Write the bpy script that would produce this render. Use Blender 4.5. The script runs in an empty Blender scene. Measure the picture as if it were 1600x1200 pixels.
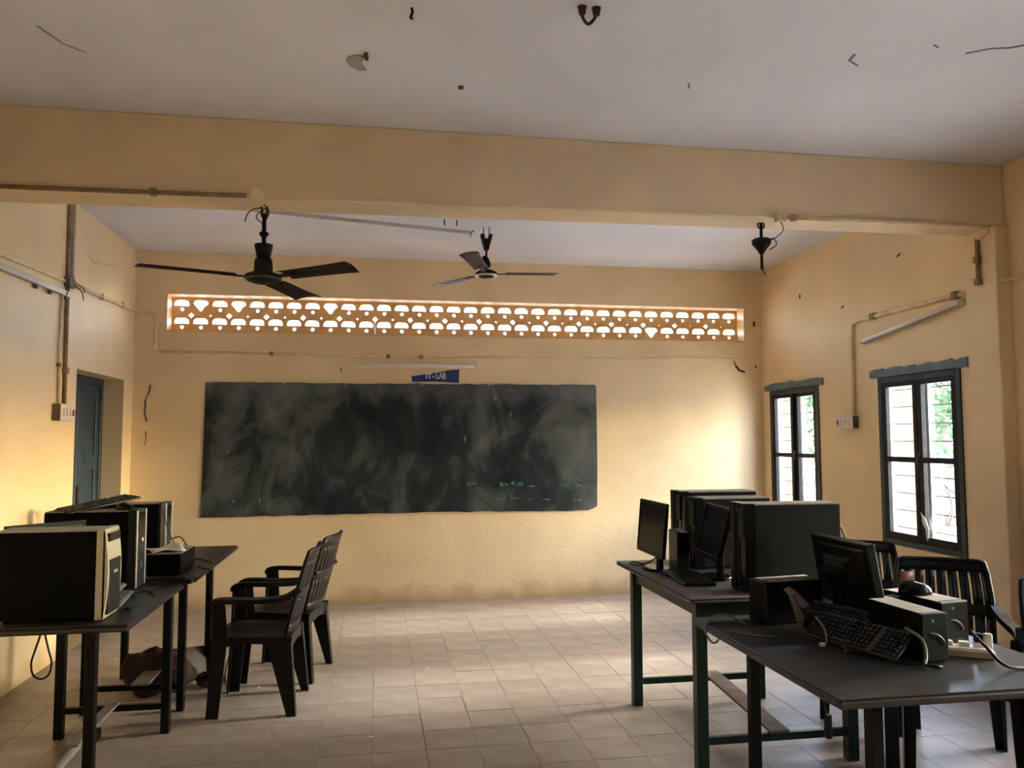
import bpy, bmesh, math, random
from math import sin, cos, pi, radians, sqrt, atan2
from mathutils import Vector, Matrix, Euler
from mathutils.geometry import tessellate_polygon

random.seed(7)
S = bpy.context.scene
COL = S.collection

# ------------------------------------------------------------------ camera, world, sun, exposure
cam_d = bpy.data.cameras.new('camera')
cam = bpy.data.objects.new('camera', cam_d)
COL.objects.link(cam)
cam_d.sensor_fit = 'HORIZONTAL'
cam_d.sensor_width = 36.0
cam_d.lens = 36.0 * 1250 / 1600
cam_d.clip_start = 0.05
cam_d.clip_end = 300
yaw, pit, rol = radians(9.56), radians(3.93), radians(-0.15)
fwd = Vector((sin(yaw) * cos(pit), cos(yaw) * cos(pit), sin(pit)))
rgt = Vector((cos(yaw), -sin(yaw), 0))
up = rgt.cross(fwd)
r2 = cos(rol) * rgt + sin(rol) * up
u2 = -sin(rol) * rgt + cos(rol) * up
cam.matrix_world = Matrix(((r2.x, u2.x, -fwd.x, 0), (r2.y, u2.y, -fwd.y, 0), (r2.z, u2.z, -fwd.z, 1.55), (0, 0, 0, 1)))
S.camera = cam

S.view_settings.view_transform = 'Standard'
S.view_settings.look = 'None'
S.view_settings.gamma = 1
S.view_settings.use_curve_mapping = False
S.view_settings.exposure = 4.25

W = bpy.data.worlds.new('world')
S.world = W
W.use_nodes = True
nt = W.node_tree
sky = nt.nodes.new('ShaderNodeTexSky')
sky.sky_type = 'NISHITA'
sky.sun_disc = False
sky.sun_elevation = radians(24)
sky.sun_rotation = radians(85)
sky.air_density = 1.0
sky.dust_density = 2.5
sky.ozone_density = 1.6
bgn = nt.nodes['Background']
nt.links.new(sky.outputs[0], bgn.inputs[0])
bgn.inputs[1].default_value = 0.42

sun_d = bpy.data.lights.new('sun', 'SUN')
sun_d.energy = 0.62
sun_d.angle = radians(6.0)
sun_d.color = (1.0, 0.975, 0.94)
sun = bpy.data.objects.new('sun', sun_d)
COL.objects.link(sun)
sd = Vector((-1.0, -0.08, -math.tan(radians(24)))).normalized()
sun.rotation_euler = sd.to_track_quat('-Z', 'Y').to_euler()

S.cycles.use_denoising = True
S.cycles.max_bounces = 14
S.cycles.diffuse_bounces = 10
S.cycles.transparent_max_bounces = 12
S.cycles.sample_clamp_indirect = 8.0
S.cycles.caustics_reflective = False
S.cycles.caustics_refractive = False

XL, XR, YB, YF, H = -2.23, 4.0, 7.85, -3.4, 3.32
WIN_Y = [(6.77, 7.69), (4.95, 5.88), (3.05, 3.98), (1.25, 2.18)]
WZ0, WZ1 = 0.72, 2.035


def portal(loc, rot, sx, sy):
    d = bpy.data.lights.new('daylight_portal', 'AREA')
    d.shape = 'RECTANGLE'
    d.size, d.size_y = sx, sy
    d.cycles.is_portal = True
    o = bpy.data.objects.new('daylight_portal', d)
    o.location, o.rotation_euler = loc, rot
    COL.objects.link(o)


for a, b in WIN_Y:
    portal((XR + 0.16, (a + b) / 2, (WZ0 + WZ1) / 2), (0, radians(90), 0), WZ1 - WZ0, b - a)
portal(((3.803 - 1.946) / 2, YB + 0.3, 2.744), (radians(-90), 0, 0), 5.75, 0.345)


# ------------------------------------------------------------------ materials
def mat(name, col, rough=0.6, var=0.0, scale=6.0, bump=0.0, bscale=60.0, metal=0.0, spec=0.5, col2=None, detail=4.0, objvar=0.0, coat=0.0):
    m = bpy.data.materials.new(name)
    m.use_nodes = True
    t = m.node_tree
    b = t.nodes['Principled BSDF']
    b.inputs['Roughness'].default_value = rough
    b.inputs['Metallic'].default_value = metal
    b.inputs['Specular IOR Level'].default_value = spec
    if coat:
        b.inputs['Coat Weight'].default_value = coat
    c = (*col, 1)
    b.inputs['Base Color'].default_value = c
    tc = t.nodes.new('ShaderNodeTexCoord')
    out = None
    if var or col2:
        n = t.nodes.new('ShaderNodeTexNoise')
        n.inputs['Scale'].default_value = scale
        n.inputs['Detail'].default_value = detail
        t.links.new(tc.outputs['Object'], n.inputs['Vector'])
        r = t.nodes.new('ShaderNodeValToRGB')
        r.color_ramp.elements[0].position = 0.32
        r.color_ramp.elements[1].position = 0.68
        if col2 is None:
            r.color_ramp.elements[0].color = (*[x * (1 - var) for x in col], 1)
            r.color_ramp.elements[1].color = (*[min(1, x * (1 + var)) for x in col], 1)
        else:
            r.color_ramp.elements[0].color = c
            r.color_ramp.elements[1].color = (*col2, 1)
        t.links.new(n.outputs['Fac'], r.inputs['Fac'])
        out = r.outputs['Color']
        t.links.new(out, b.inputs['Base Color'])
    if objvar:
        oi = t.nodes.new('ShaderNodeObjectInfo')
        mr = t.nodes.new('ShaderNodeMapRange')
        mr.inputs['To Min'].default_value = 1 - objvar
        mr.inputs['To Max'].default_value = 1 + objvar
        t.links.new(oi.outputs['Random'], mr.inputs['Value'])
        mx = t.nodes.new('ShaderNodeVectorMath')
        mx.operation = 'SCALE'
        if out:
            t.links.new(out, mx.inputs[0])
        else:
            mx.inputs[0].default_value = col
        t.links.new(mr.outputs[0], mx.inputs['Scale'])
        t.links.new(mx.outputs[0], b.inputs['Base Color'])
    if bump:
        n2 = t.nodes.new('ShaderNodeTexNoise')
        n2.inputs['Scale'].default_value = bscale
        n2.inputs['Detail'].default_value = 5
        t.links.new(tc.outputs['Object'], n2.inputs['Vector'])
        bp = t.nodes.new('ShaderNodeBump')
        bp.inputs['Strength'].default_value = bump
        bp.inputs['Distance'].default_value = 0.01
        t.links.new(n2.outputs['Fac'], bp.inputs['Height'])
        t.links.new(bp.outputs[0], b.inputs['Normal'])
    return m


def plaster(name, base, stain, zstain, rough=0.55, var=0.07):
    """distempered wall paint: mottled, trowel relief, and a noise-edged worn band near the skirting"""
    m = mat(name, base, rough, var, 1.7, 0.25, 22.0, spec=0.35, detail=6)
    t = m.node_tree
    b = t.nodes['Principled BSDF']
    src = b.inputs['Base Color'].links[0].from_socket
    geo = t.nodes.new('ShaderNodeNewGeometry')
    sx = t.nodes.new('ShaderNodeSeparateXYZ')
    t.links.new(geo.outputs['Position'], sx.inputs[0])
    n = t.nodes.new('ShaderNodeTexNoise')
    n.inputs['Scale'].default_value = 5.0
    n.inputs['Detail'].default_value = 8
    t.links.new(geo.outputs['Position'], n.inputs['Vector'])
    ma = t.nodes.new('ShaderNodeMath')
    ma.operation = 'MULTIPLY_ADD'
    ma.inputs[1].default_value = 0.3
    ma.inputs[2].default_value = -0.15
    t.links.new(n.outputs['Fac'], ma.inputs[0])
    ad = t.nodes.new('ShaderNodeMath')
    ad.operation = 'ADD'
    t.links.new(sx.outputs['Z'], ad.inputs[0])
    t.links.new(ma.outputs[0], ad.inputs[1])
    mr = t.nodes.new('ShaderNodeMapRange')
    mr.inputs['From Min'].default_value = 0.0
    mr.inputs['From Max'].default_value = zstain
    mr.inputs['To Min'].default_value = 0.65
    mr.inputs['To Max'].default_value = 0.0
    t.links.new(ad.outputs[0], mr.inputs['Value'])
    mx = t.nodes.new('ShaderNodeMixRGB')
    t.links.new(mr.outputs[0], mx.inputs['Fac'])
    t.links.new(src, mx.inputs['Color1'])
    mx.inputs['Color2'].default_value = (*stain, 1)
    t.links.new(mx.outputs[0], b.inputs['Base Color'])
    return m


def board_mat():
    """cement blackboard: smears of wiped chalk dust"""
    m = mat('blackboard_paint', (0.02, 0.024, 0.027), 0.75, 0, spec=0.25, bump=0.1, bscale=30)
    t = m.node_tree
    b = t.nodes['Principled BSDF']
    tc = [n for n in t.nodes if n.type == 'TEX_COORD'][0]
    mp = t.nodes.new('ShaderNodeMapping')
    mp.inputs['Scale'].default_value = (1.3, 1.0, 0.9)
    t.links.new(tc.outputs['Object'], mp.inputs[0])
    n = t.nodes.new('ShaderNodeTexNoise')
    n.inputs['Scale'].default_value = 1.7
    n.inputs['Detail'].default_value = 9
    n.inputs['Roughness'].default_value = 0.62
    n.inputs['Distortion'].default_value = 0.6
    t.links.new(mp.outputs[0], n.inputs['Vector'])
    # paler along the top edge and along the end towards the windows
    sp = t.nodes.new('ShaderNodeSeparateXYZ')
    t.links.new(tc.outputs['Object'], sp.inputs[0])
    top = t.nodes.new('ShaderNodeMapRange')
    top.inputs['From Min'].default_value = 0.36
    top.inputs['From Max'].default_value = 0.56
    top.inputs['To Max'].default_value = 0.17
    t.links.new(sp.outputs['Z'], top.inputs['Value'])
    end = t.nodes.new('ShaderNodeMapRange')
    end.inputs['From Min'].default_value = 1.45
    end.inputs['From Max'].default_value = 1.75
    end.inputs['To Max'].default_value = 0.16
    t.links.new(sp.outputs['X'], end.inputs['Value'])
    lef = t.nodes.new('ShaderNodeMapRange')
    lef.inputs['From Min'].default_value = -0.5
    lef.inputs['From Max'].default_value = -0.9
    lef.inputs['To Max'].default_value = 0.07
    t.links.new(sp.outputs['X'], lef.inputs['Value'])
    s = n.outputs['Fac']
    for q in (top, end, lef):
        a = t.nodes.new('ShaderNodeMath')
        a.operation = 'ADD'
        t.links.new(s, a.inputs[0])
        t.links.new(q.outputs[0], a.inputs[1])
        s = a.outputs[0]
    r = t.nodes.new('ShaderNodeValToRGB')
    e = r.color_ramp.elements
    e[0].position, e[0].color = 0.40, (0.007, 0.011, 0.016, 1)
    e[1].position, e[1].color = 0.85, (0.155, 0.17, 0.17, 1)
    k = r.color_ramp.elements.new(0.53)
    k.color = (0.021, 0.029, 0.036, 1)
    k = r.color_ramp.elements.new(0.62)
    k.color = (0.066, 0.078, 0.082, 1)
    t.links.new(s, r.inputs['Fac'])
    t.links.new(r.outputs[0], b.inputs['Base Color'])
    return m


def pane_mat():
    m = bpy.data.materials.new('window_glass')
    m.use_nodes = True
    t = m.node_tree
    t.nodes.remove(t.nodes['Principled BSDF'])
    o = t.nodes['Material Output']
    tr = t.nodes.new('ShaderNodeBsdfTransparent')
    tr.inputs[0].default_value = (0.93, 0.95, 0.94, 1)
    gl = t.nodes.new('ShaderNodeBsdfGlossy')
    gl.inputs['Roughness'].default_value = 0.05
    mx = t.nodes.new('ShaderNodeMixShader')
    mx.inputs[0].default_value = 0.04
    t.links.new(tr.outputs[0], mx.inputs[1])
    t.links.new(gl.outputs[0], mx.inputs[2])
    t.links.new(mx.outputs[0], o.inputs[0])
    return m


PAINT = (0.80, 0.635, 0.40)
M = dict(
    wall=plaster('wall_distemper', PAINT, (0.42, 0.25, 0.10), 0.16),
    ceil=mat('ceiling_whitewash', (0.74, 0.785, 0.90), 0.8, 0.05, 1.3, 0.2, 18, spec=0.2, detail=7),
    beam=mat('beam_distemper', (0.74, 0.60, 0.40), 0.6, 0.07, 1.8, 0.2, 20, spec=0.3),
    jali=mat('vent_block_paint', (0.70, 0.48, 0.24), 0.7, 0.08, 9, 0.3, 50),
    grout=mat('floor_mortar', (0.215, 0.175, 0.15), 0.9, 0.2, 14),
    tile=mat('cement_tile', (0.25, 0.21, 0.185), 0.42, 0, 5.5, 0.12, 40, spec=0.4, col2=(0.33, 0.285, 0.255), detail=8, objvar=0.04),
    board=board_mat(),
    glass=pane_mat(),
    frame=mat('window_frame_paint', (0.026, 0.038, 0.045), 0.45, 0.25, 8, spec=0.3),
    sash=mat('sash_paint', (0.007, 0.008, 0.009), 0.5, 0.2, 10, spec=0.18),
    lintel=mat('lintel_paint', (0.12, 0.175, 0.23), 0.6, 0.2, 9, 0.5, 30),
    bar=mat('grille_iron', (0.10, 0.06, 0.055), 0.6, 0.2, 30),
    outpost=mat('grille_post_paint', (0.80, 0.80, 0.84), 0.6, 0.05, 8),
    door=mat('door_paint', (0.024, 0.054, 0.085), 0.5, 0.2, 7, 0.2, 40),
    doorframe=mat('door_frame_paint', (0.03, 0.05, 0.06), 0.5, 0.2, 9),
    fan=mat('fan_dusty_brown', (0.011, 0.007, 0.006), 0.6, 0.35, 14, spec=0.2),
    fanrim=mat('fan_rim_chrome', (0.6, 0.58, 0.55), 0.3, 0, metal=0.8),
    fan2=mat('fan_dusty_grey', (0.07, 0.06, 0.053), 0.5, 0.3, 14),
    pipe=mat('conduit_paint', (0.76, 0.62, 0.42), 0.6, 0.15, 9),
    pipedirty=mat('conduit_dirty', (0.26, 0.17, 0.09), 0.7, 0.35, 14),
    pipewhite=mat('conduit_grey', (0.50, 0.46, 0.45), 0.5, 0.1, 9),
    white=mat('white_plastic', (0.68, 0.64, 0.58), 0.4, 0.06, 9),
    woodbox=mat('switch_box_wood', (0.16, 0.12, 0.08), 0.7, 0.2, 12),
    red=mat('red_switch', (0.30, 0.04, 0.03), 0.4),
    tube=mat('tube_batten', (0.80, 0.77, 0.76), 0.35, 0.04, 9),
    tubegrey=mat('tube_grey', (0.42, 0.41, 0.40), 0.35, 0.1, 9),
    signblue=mat('sign_blue', (0.012, 0.045, 0.20), 0.45, 0.08, 8),
    signwhite=mat('sign_white', (0.72, 0.70, 0.68), 0.5, 0.03, 8),
    chalk=mat('chalk_green', (0.16, 0.50, 0.42), 0.9, 0.1, 20),
    chalkwhite=mat('chalk_white', (0.6, 0.56, 0.5), 0.9, 0.1, 20),
    chip=mat('plaster_chip', (0.62, 0.50, 0.38), 0.9, 0.1, 20),
    dark=mat('dark_grime', (0.05, 0.03, 0.02), 0.9, 0.2, 20),
    crack=mat('crack_grime', (0.14, 0.085, 0.045), 0.9, 0.3, 20),
    ceilcrack=mat('ceiling_crack', (0.22, 0.185, 0.165), 0.9, 0.2, 20),
    lidcream=mat('dusty_cream_lid', (0.36, 0.345, 0.32), 0.7, 0.15, 8, detail=7),
    peel=mat('peeled_plaster', (0.36, 0.34, 0.33), 0.9, 0.1, 9),
    hook=mat('rusted_iron', (0.045, 0.025, 0.018), 0.8, 0.4, 30),
    tabletop=mat('table_laminate', (0.022, 0.0215, 0.023), 0.34, 0.25, 4, 0.05, 30, spec=0.4, detail=7),
    tableedge=mat('table_edge_wood', (0.018, 0.013, 0.011), 0.4, 0.3, 14),
    brownlam=mat('table_brown_laminate', (0.045, 0.030, 0.024), 0.35, 0.15, 4, 0.05, 30),
    greytop=mat('table_dusty_top', (0.055, 0.048, 0.044), 0.5, 0.2, 5, 0.08, 40, detail=7),
    green=mat('green_enamel', (0.004, 0.020, 0.012), 0.4, 0.4, 6, 0.15, 30, spec=0.35),
    blackleg=mat('black_enamel', (0.0035, 0.0036, 0.004), 0.45, 0.3, 9, spec=0.16),
    plank=mat('footrest_wood', (0.15, 0.10, 0.07), 0.7, 0.25, 8, 0.2, 30),
    plankgrey=mat('footrest_grey', (0.20, 0.18, 0.165), 0.6, 0.2, 8),
    chair=mat('chair_plastic', (0.0035, 0.0037, 0.004), 0.38, 0.2, 12, spec=0.22),
    chairseat=mat('chair_seat_plastic', (0.022, 0.019, 0.018), 0.45, 0.25, 9, spec=0.35),  # seat tone, paler than the rest of the chair
    sticker=mat('orange_sticker', (0.28, 0.09, 0.05), 0.4, 0.1, 30),
    stickergrey=mat('grey_sticker', (0.12, 0.12, 0.12), 0.4, 0.1, 30),
    case=mat('case_black_steel', (0.0022, 0.0026, 0.0027), 0.6, 0.2, 9, spec=0.07),
    casegrey=mat('case_grey_steel', (0.0045, 0.005, 0.0055), 0.55, 0.15, 9, spec=0.09),
    dust=mat('dusty_lid', (0.23, 0.20, 0.18), 0.75, 0.25, 8, detail=7),
    cream=mat('cream_plastic', (0.44, 0.41, 0.34), 0.45, 0.06, 12),
    bay=mat('bay_grey', (0.012, 0.015, 0.016), 0.45, 0.1, 12, spec=0.25),
    gloss=mat('gloss_black', (0.003, 0.004, 0.005), 0.22, 0.1, 12, spec=0.2),
    silver=mat('silver_trim', (0.50, 0.52, 0.52), 0.35, 0, metal=0.4),
    screen=mat('screen_dark', (0.0025, 0.004, 0.006), 0.3, 0, spec=0.15),
    bezel=mat('bezel_black', (0.003, 0.0035, 0.004), 0.4, 0.1, 12, spec=0.16),
    key=mat('key_black', (0.004, 0.0045, 0.005), 0.35, 0.1, 30, spec=0.3),
    keybody=mat('keyboard_black', (0.0035, 0.004, 0.005), 0.3, 0.1, 12, spec=0.3),
    kbgrey=mat('keyboard_grey', (0.17, 0.18, 0.165), 0.5, 0.1, 12),
    kbkey=mat('key_grey', (0.13, 0.14, 0.13), 0.5, 0.1, 30),
    trimgrey=mat('trim_dark_grey', (0.028, 0.029, 0.03), 0.4, 0.1, 30, spec=0.3),
    cable=mat('cable_black', (0.006, 0.006, 0.006), 0.45, spec=0.25),
    cablegrey=mat('cable_grey', (0.13, 0.14, 0.14), 0.4),
    paper=mat('paper_white', (0.66, 0.62, 0.64), 0.8, 0.05, 9),
    paperyellow=mat('paper_yellow', (0.55, 0.45, 0.16), 0.8, 0.1, 20),
    greenled=mat('green_dot', (0.02, 0.20, 0.05), 0.4),
    bluemark=mat('blue_mark', (0.05, 0.30, 0.42), 0.4),
    orangedot=mat('orange_dot', (0.50, 0.24, 0.05), 0.4),
    sack=mat('sack_cloth', (0.03, 0.013, 0.009), 0.9, 0.3, 9, 0.5, 60),
    sackpink=mat('sack_pink_cloth', (0.26, 0.12, 0.10), 0.9, 0.2, 9, 0.4, 60),
    card=mat('brown_card', (0.14, 0.10, 0.07), 0.8, 0.15, 9),
    ivory=mat('ivory_plastic', (0.55, 0.45, 0.30), 0.45, 0.08, 12),
    ground=mat('outside_ground', (0.60, 0.58, 0.56), 0.9, 0.12, 0.8, 0.2, 8),
    outwall=mat('veranda_paint', (0.105, 0.066, 0.022), 0.7, 0.05, 2),
    leaf=mat('tree_leaf', (0.045, 0.095, 0.025), 0.6, 0.4, 1.5),
    bark=mat('tree_bark', (0.16, 0.11, 0.08), 0.9, 0.3, 5),
    twig=mat('dry_twig', (0.30, 0.24, 0.22), 0.9),
)


# ------------------------------------------------------------------ mesh builder
class G:
    def __init__(s):
        s.v, s.f, s.sm = [], [], []

    def add(s, vs, fs, smooth=False):
        n = len(s.v)
        s.v += [Vector(v) for v in vs]
        s.f += [[i + n for i in f] for f in fs]
        s.sm += [smooth] * len(fs)
        return s

    def box(s, c, d, rot=None):
        x, y, z = [q / 2 for q in d]
        vs = [Vector((i * x, j * y, k * z)) for i in (-1, 1) for j in (-1, 1) for k in (-1, 1)]
        if rot:
            e = Euler(rot).to_matrix()
            vs = [e @ v for v in vs]
        vs = [v + Vector(c) for v in vs]
        return s.add(vs, [(0, 1, 3, 2), (4, 6, 7, 5), (0, 4, 5, 1), (2, 3, 7, 6), (0, 2, 6, 4), (1, 5, 7, 3)])

    def bb(s, x0, x1, y0, y1, z0, z1):
        return s.box(((x0 + x1) / 2, (y0 + y1) / 2, (z0 + z1) / 2), (abs(x1 - x0), abs(y1 - y0), abs(z1 - z0)))

    def hull8(s, lo, hi):
        """eight corners: lo = 4 points round the bottom, hi = 4 round the top"""
        return s.add(list(lo) + list(hi), [(3, 2, 1, 0), (4, 5, 6, 7), (0, 1, 5, 4), (1, 2, 6, 5), (2, 3, 7, 6), (3, 0, 4, 7)])

    def taper(s, p0, d0, p1, d1):
        q = []
        for p, d in ((p0, d0), (p1, d1)):
            x, y = d[0] / 2, d[1] / 2
            q.append([(p[0] - x, p[1] - y, p[2]), (p[0] + x, p[1] - y, p[2]), (p[0] + x, p[1] + y, p[2]), (p[0] - x, p[1] + y, p[2])])
        return s.hull8(q[0], q[1])

    def tube(s, pts, r, n=8, flat=None):
        """sweep of a circle (or of a rectangle flat=(w,h)) along points"""
        pts = [Vector(p) for p in pts]
        rings = []
        prev = None
        for i, p in enumerate(pts):
            d = (pts[min(i + 1, len(pts) - 1)] - pts[max(i - 1, 0)]).normalized()
            if prev is None:
                a = Vector((0, 0, 1)) if abs(d.z) < 0.9 else Vector((1, 0, 0))
                prev = (a - d * a.dot(d)).normalized()
            else:
                q = prev - d * prev.dot(d)
                if q.length > 1e-6:
                    prev = q.normalized()
            b = d.cross(prev)
            if flat:
                w, h = flat[0] / 2, flat[1] / 2
                rings.append([p + b * w + prev * h, p + b * w - prev * h, p - b * w - prev * h, p - b * w + prev * h])
            else:
                rr = r[i] if isinstance(r, (list, tuple)) else r
                rings.append([p + prev * rr * cos(2 * pi * k / n) + b * rr * sin(2 * pi * k / n) for k in range(n)])
        m = len(rings[0])
        vs = [v for R in rings for v in R]
        fs = [(i * m + k, i * m + (k + 1) % m, (i + 1) * m + (k + 1) % m, (i + 1) * m + k) for i in range(len(rings) - 1) for k in range(m)]
        s.add(vs, fs, not flat)
        n0 = len(s.v) - len(vs)
        s.f += [[n0 + k for k in range(m)][::-1], [n0 + (len(rings) - 1) * m + k for k in range(m)]]
        s.sm += [False, False]
        return s

    def lathe(s, prof, c=(0, 0, 0), n=24):
        vs, fs = [], []
        for r, z in prof:
            for k in range(n):
                vs.append((c[0] + r * cos(2 * pi * k / n), c[1] + r * sin(2 * pi * k / n), c[2] + z))
        L = len(prof)
        for i in range(L - 1):
            for k in range(n):
                fs.append((i * n + k, i * n + (k + 1) % n, (i + 1) * n + (k + 1) % n, (i + 1) * n + k))
        s.add(vs, fs, True)
        n0 = len(s.v) - len(vs)
        if prof[0][0] > 1e-5:
            s.f.append([n0 + k for k in range(n)][::-1]); s.sm.append(False)
        if prof[-1][0] > 1e-5:
            s.f.append([n0 + (L - 1) * n + k for k in range(n)]); s.sm.append(False)
        return s

    def sheet(s, fn, nu, nv, off):
        """surface fn(u,v), u and v in 0..1, given thickness by the vector off"""
        off = Vector(off)
        P = [[Vector(fn(i / nu, j / nv)) for j in range(nv + 1)] for i in range(nu + 1)]
        vs = [p for r in P for p in r]
        N = len(vs)
        vs = vs + [p + off for p in vs]
        w = nv + 1
        fs = []
        for i in range(nu):
            for j in range(nv):
                a = i * w + j
                fs += [(a, a + w, a + w + 1, a + 1), (N + a, N + a + 1, N + a + w + 1, N + a + w)]
        smooth = len(fs)
        ed = [(i * w, (i + 1) * w) for i in range(nu)] + [((i + 1) * w + nv, i * w + nv) for i in range(nu)]
        ed += [(j + 1, j) for j in range(nv)] + [(nu * w + j, nu * w + j + 1) for j in range(nv)]
        side = [(a, N + a, N + b, b) for a, b in ed]
        s.add(vs, fs, True)
        n0 = len(s.v) - len(vs)
        s.f += [[n0 + i for i in f] for f in side]
        s.sm += [False] * len(side)
        return s

    def poly(s, loops, axis, a, b):
        """extrude a 2D outline with holes; axis 'y': (x,z) outline between y=a and y=b; 'z': (x,y); 'x': (y,z)"""
        def P(q, h):
            return {'y': (q[0], h, q[1]), 'z': (q[0], q[1], h), 'x': (h, q[0], q[1])}[axis]
        flat = [q for L in loops for q in L]
        tri = tessellate_polygon([[Vector((q[0], q[1], 0)) for q in L] for L in loops])
        N = len(flat)
        vs = [P(q, a) for q in flat] + [P(q, b) for q in flat]
        fs = [tuple(t) for t in tri] + [tuple(N + i for i in reversed(t)) for t in tri]
        k = 0
        for L in loops:
            m = len(L)
            fs += [(k + i, k + (i + 1) % m, N + k + (i + 1) % m, N + k + i) for i in range(m)]
            k += m
        return s.add(vs, fs)

    def xf(s, mtx):
        s.v = [mtx @ v for v in s.v]
        return s

    def mesh(s, name, m, bevel=0, fix=True):
        me = bpy.data.meshes.new(name)
        me.from_pydata([tuple(v) for v in s.v], [], s.f)
        me.polygons.foreach_set('use_smooth', s.sm)
        if fix or bevel:
            bm = bmesh.new()
            bm.from_mesh(me)
            if fix:
                bmesh.ops.recalc_face_normals(bm, faces=bm.faces[:])
            if bevel:
                ed = [e for e in bm.edges if len(e.link_faces) == 2 and e.calc_face_angle(0) > 0.6]
                bmesh.ops.bevel(bm, geom=ed, offset=bevel, segments=1, affect='EDGES', clamp_overlap=True)
            bm.to_mesh(me)
            bm.free()
        me.materials.append(m)
        me.update()
        return me

    def build(s, name, m, parent=None, bevel=0, fix=True):
        o = bpy.data.objects.new(name, s.mesh(name, m, bevel, fix))
        COL.objects.link(o)
        if parent:
            o.parent = parent
        return o


def tag(o, label=None, cat=None, group=None, kind=None):
    if label: o['label'] = label
    if cat: o['category'] = cat
    if group: o['group'] = group
    if kind: o['kind'] = kind
    return o


def thing(name, label, cat, loc=(0, 0, 0), rz=0, group=None):
    o = bpy.data.objects.new(name, None)
    o.empty_display_size = 0.1
    COL.objects.link(o)
    o.location = loc
    o.rotation_euler = (0, 0, rz)
    return tag(o, label, cat, group)


def struct(name, loc=(0, 0, 0)):
    o = bpy.data.objects.new(name, None)
    COL.objects.link(o)
    o.location = loc
    return tag(o, kind='structure')


def dup(root, loc, rz, label, group=None):
    r = root.copy(); COL.objects.link(r)
    r.location, r.rotation_euler = loc, (0, 0, rz)
    r['label'] = label
    if group: r['group'] = group
    for ch in list(root.children):
        c = ch.copy(); COL.objects.link(c); c.parent = r
        for g in ch.children:
            d = g.copy(); COL.objects.link(d); d.parent = c
    return r


def spline(pts, k=6):
    """Catmull-Rom through points"""
    P = [Vector(p) for p in pts]
    P = [2 * P[0] - P[1]] + P + [2 * P[-1] - P[-2]]
    out = []
    for i in range(1, len(P) - 2):
        for j in range(k):
            t = j / k
            a, b, c, d = P[i - 1:i + 3]
            out.append(0.5 * ((2 * b) + (c - a) * t + (2 * a - 5 * b + 4 * c - d) * t * t + (3 * b - a - 3 * c + d) * t ** 3))
    out.append(P[-2])
    return out


def wallmesh(axis, h0, h1, us, zs, holes):
    """slab across h0..h1 with rectangular holes: us/zs = extents, holes = (u0,u1,z0,z1)"""
    U = sorted(set(list(us) + [h[0] for h in holes] + [h[1] for h in holes]))
    Z = sorted(set(list(zs) + [h[2] for h in holes] + [h[3] for h in holes]))
    def solid(i, j):
        if i < 0 or j < 0 or i >= len(U) - 1 or j >= len(Z) - 1:
            return False
        u, z = (U[i] + U[i + 1]) / 2, (Z[j] + Z[j + 1]) / 2
        return not any(a < u < b and c < z < d for a, b, c, d in holes)
    g = G()
    ix = {}
    def V(h, u, z):
        k = (h, u, z)
        if k not in ix:
            ix[k] = len(g.v)
            g.v.append(Vector((h, u, z)) if axis == 'x' else Vector((u, h, z)))
        return ix[k]
    for i in range(len(U) - 1):
        for j in range(len(Z) - 1):
            if not solid(i, j):
                continue
            a, b, c, d = U[i], U[i + 1], Z[j], Z[j + 1]
            g.f.append([V(h0, a, c), V(h0, b, c), V(h0, b, d), V(h0, a, d)])
            g.f.append([V(h1, a, c), V(h1, a, d), V(h1, b, d), V(h1, b, c)])
            for di, dj, e in ((-1, 0, ((a, c), (a, d))), (1, 0, ((b, d), (b, c))), (0, -1, ((b, c), (a, c))), (0, 1, ((a, d), (b, d)))):
                if not solid(i + di, j + dj):
                    (p, q), (r, t) = e
                    g.f.append([V(h0, p, q), V(h0, r, t), V(h1, r, t), V(h1, p, q)])
    g.sm = [False] * len(g.f)
    return g


# ------------------------------------------------------------------ room shell
VX0, VX1, VZ0, VZ1 = -1.946, 3.803, 2.571, 2.916
wall_back = tag(wallmesh('y', YB, YB + 0.25, (XL - 0.2, XR + 0.2), (-0.1, H), [(VX0, VX1, VZ0, VZ1)]).build('wall_back', M['wall']), kind='structure')
wall_right = tag(wallmesh('x', XR, XR + 0.11, (YF - .2, YB), (-0.1, H), [(a, b, WZ0, WZ1) for a, b in WIN_Y]).build('wall_right', M['wall']), kind='structure')
DY0, DY1, DZ1 = 6.45, 7.59, 2.085
wall_left = tag(wallmesh('x', XL - 0.24, XL, (YF - .2, YB), (-0.1, H), [(DY0, DY1, 0.0, DZ1)]).build('wall_left', M['wall']), kind='structure')
wall_front = tag(G().bb(XL - .2, XR + .2, YF - 0.24, YF, -0.1, H).build('wall_front', M['wall']), kind='structure')
ceiling = tag(G().bb(XL - 0.25, XR + 0.25, YF - 0.25, YB + 0.25, H, H + 0.15).build('ceiling', M['ceil']), kind='structure')
BY0, BY1, BZ = 4.50, 4.76, 2.885
beam = tag(G().hull8([(XL, BY0, BZ - .022), (XR, BY0, BZ + .03), (XR, BY1, BZ + .03), (XL, BY1, BZ - .022)],
                     [(XL, BY0, H), (XR, BY0, H), (XR, BY1, H), (XL, BY1, H)]).build('beam', M['beam'], bevel=0.008), kind='structure')
pillar = tag(G().bb(3.895, XR, 4.47, 4.75, 0, BZ + .028).build('pillar', M['wall'], bevel=0.006), kind='structure')
floor = tag(G().bb(XL - 0.2, XR + 0.2, YF - 0.2, YB + 0.2, -0.12, -0.0025).build('floor', M['grout']), kind='structure')

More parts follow.
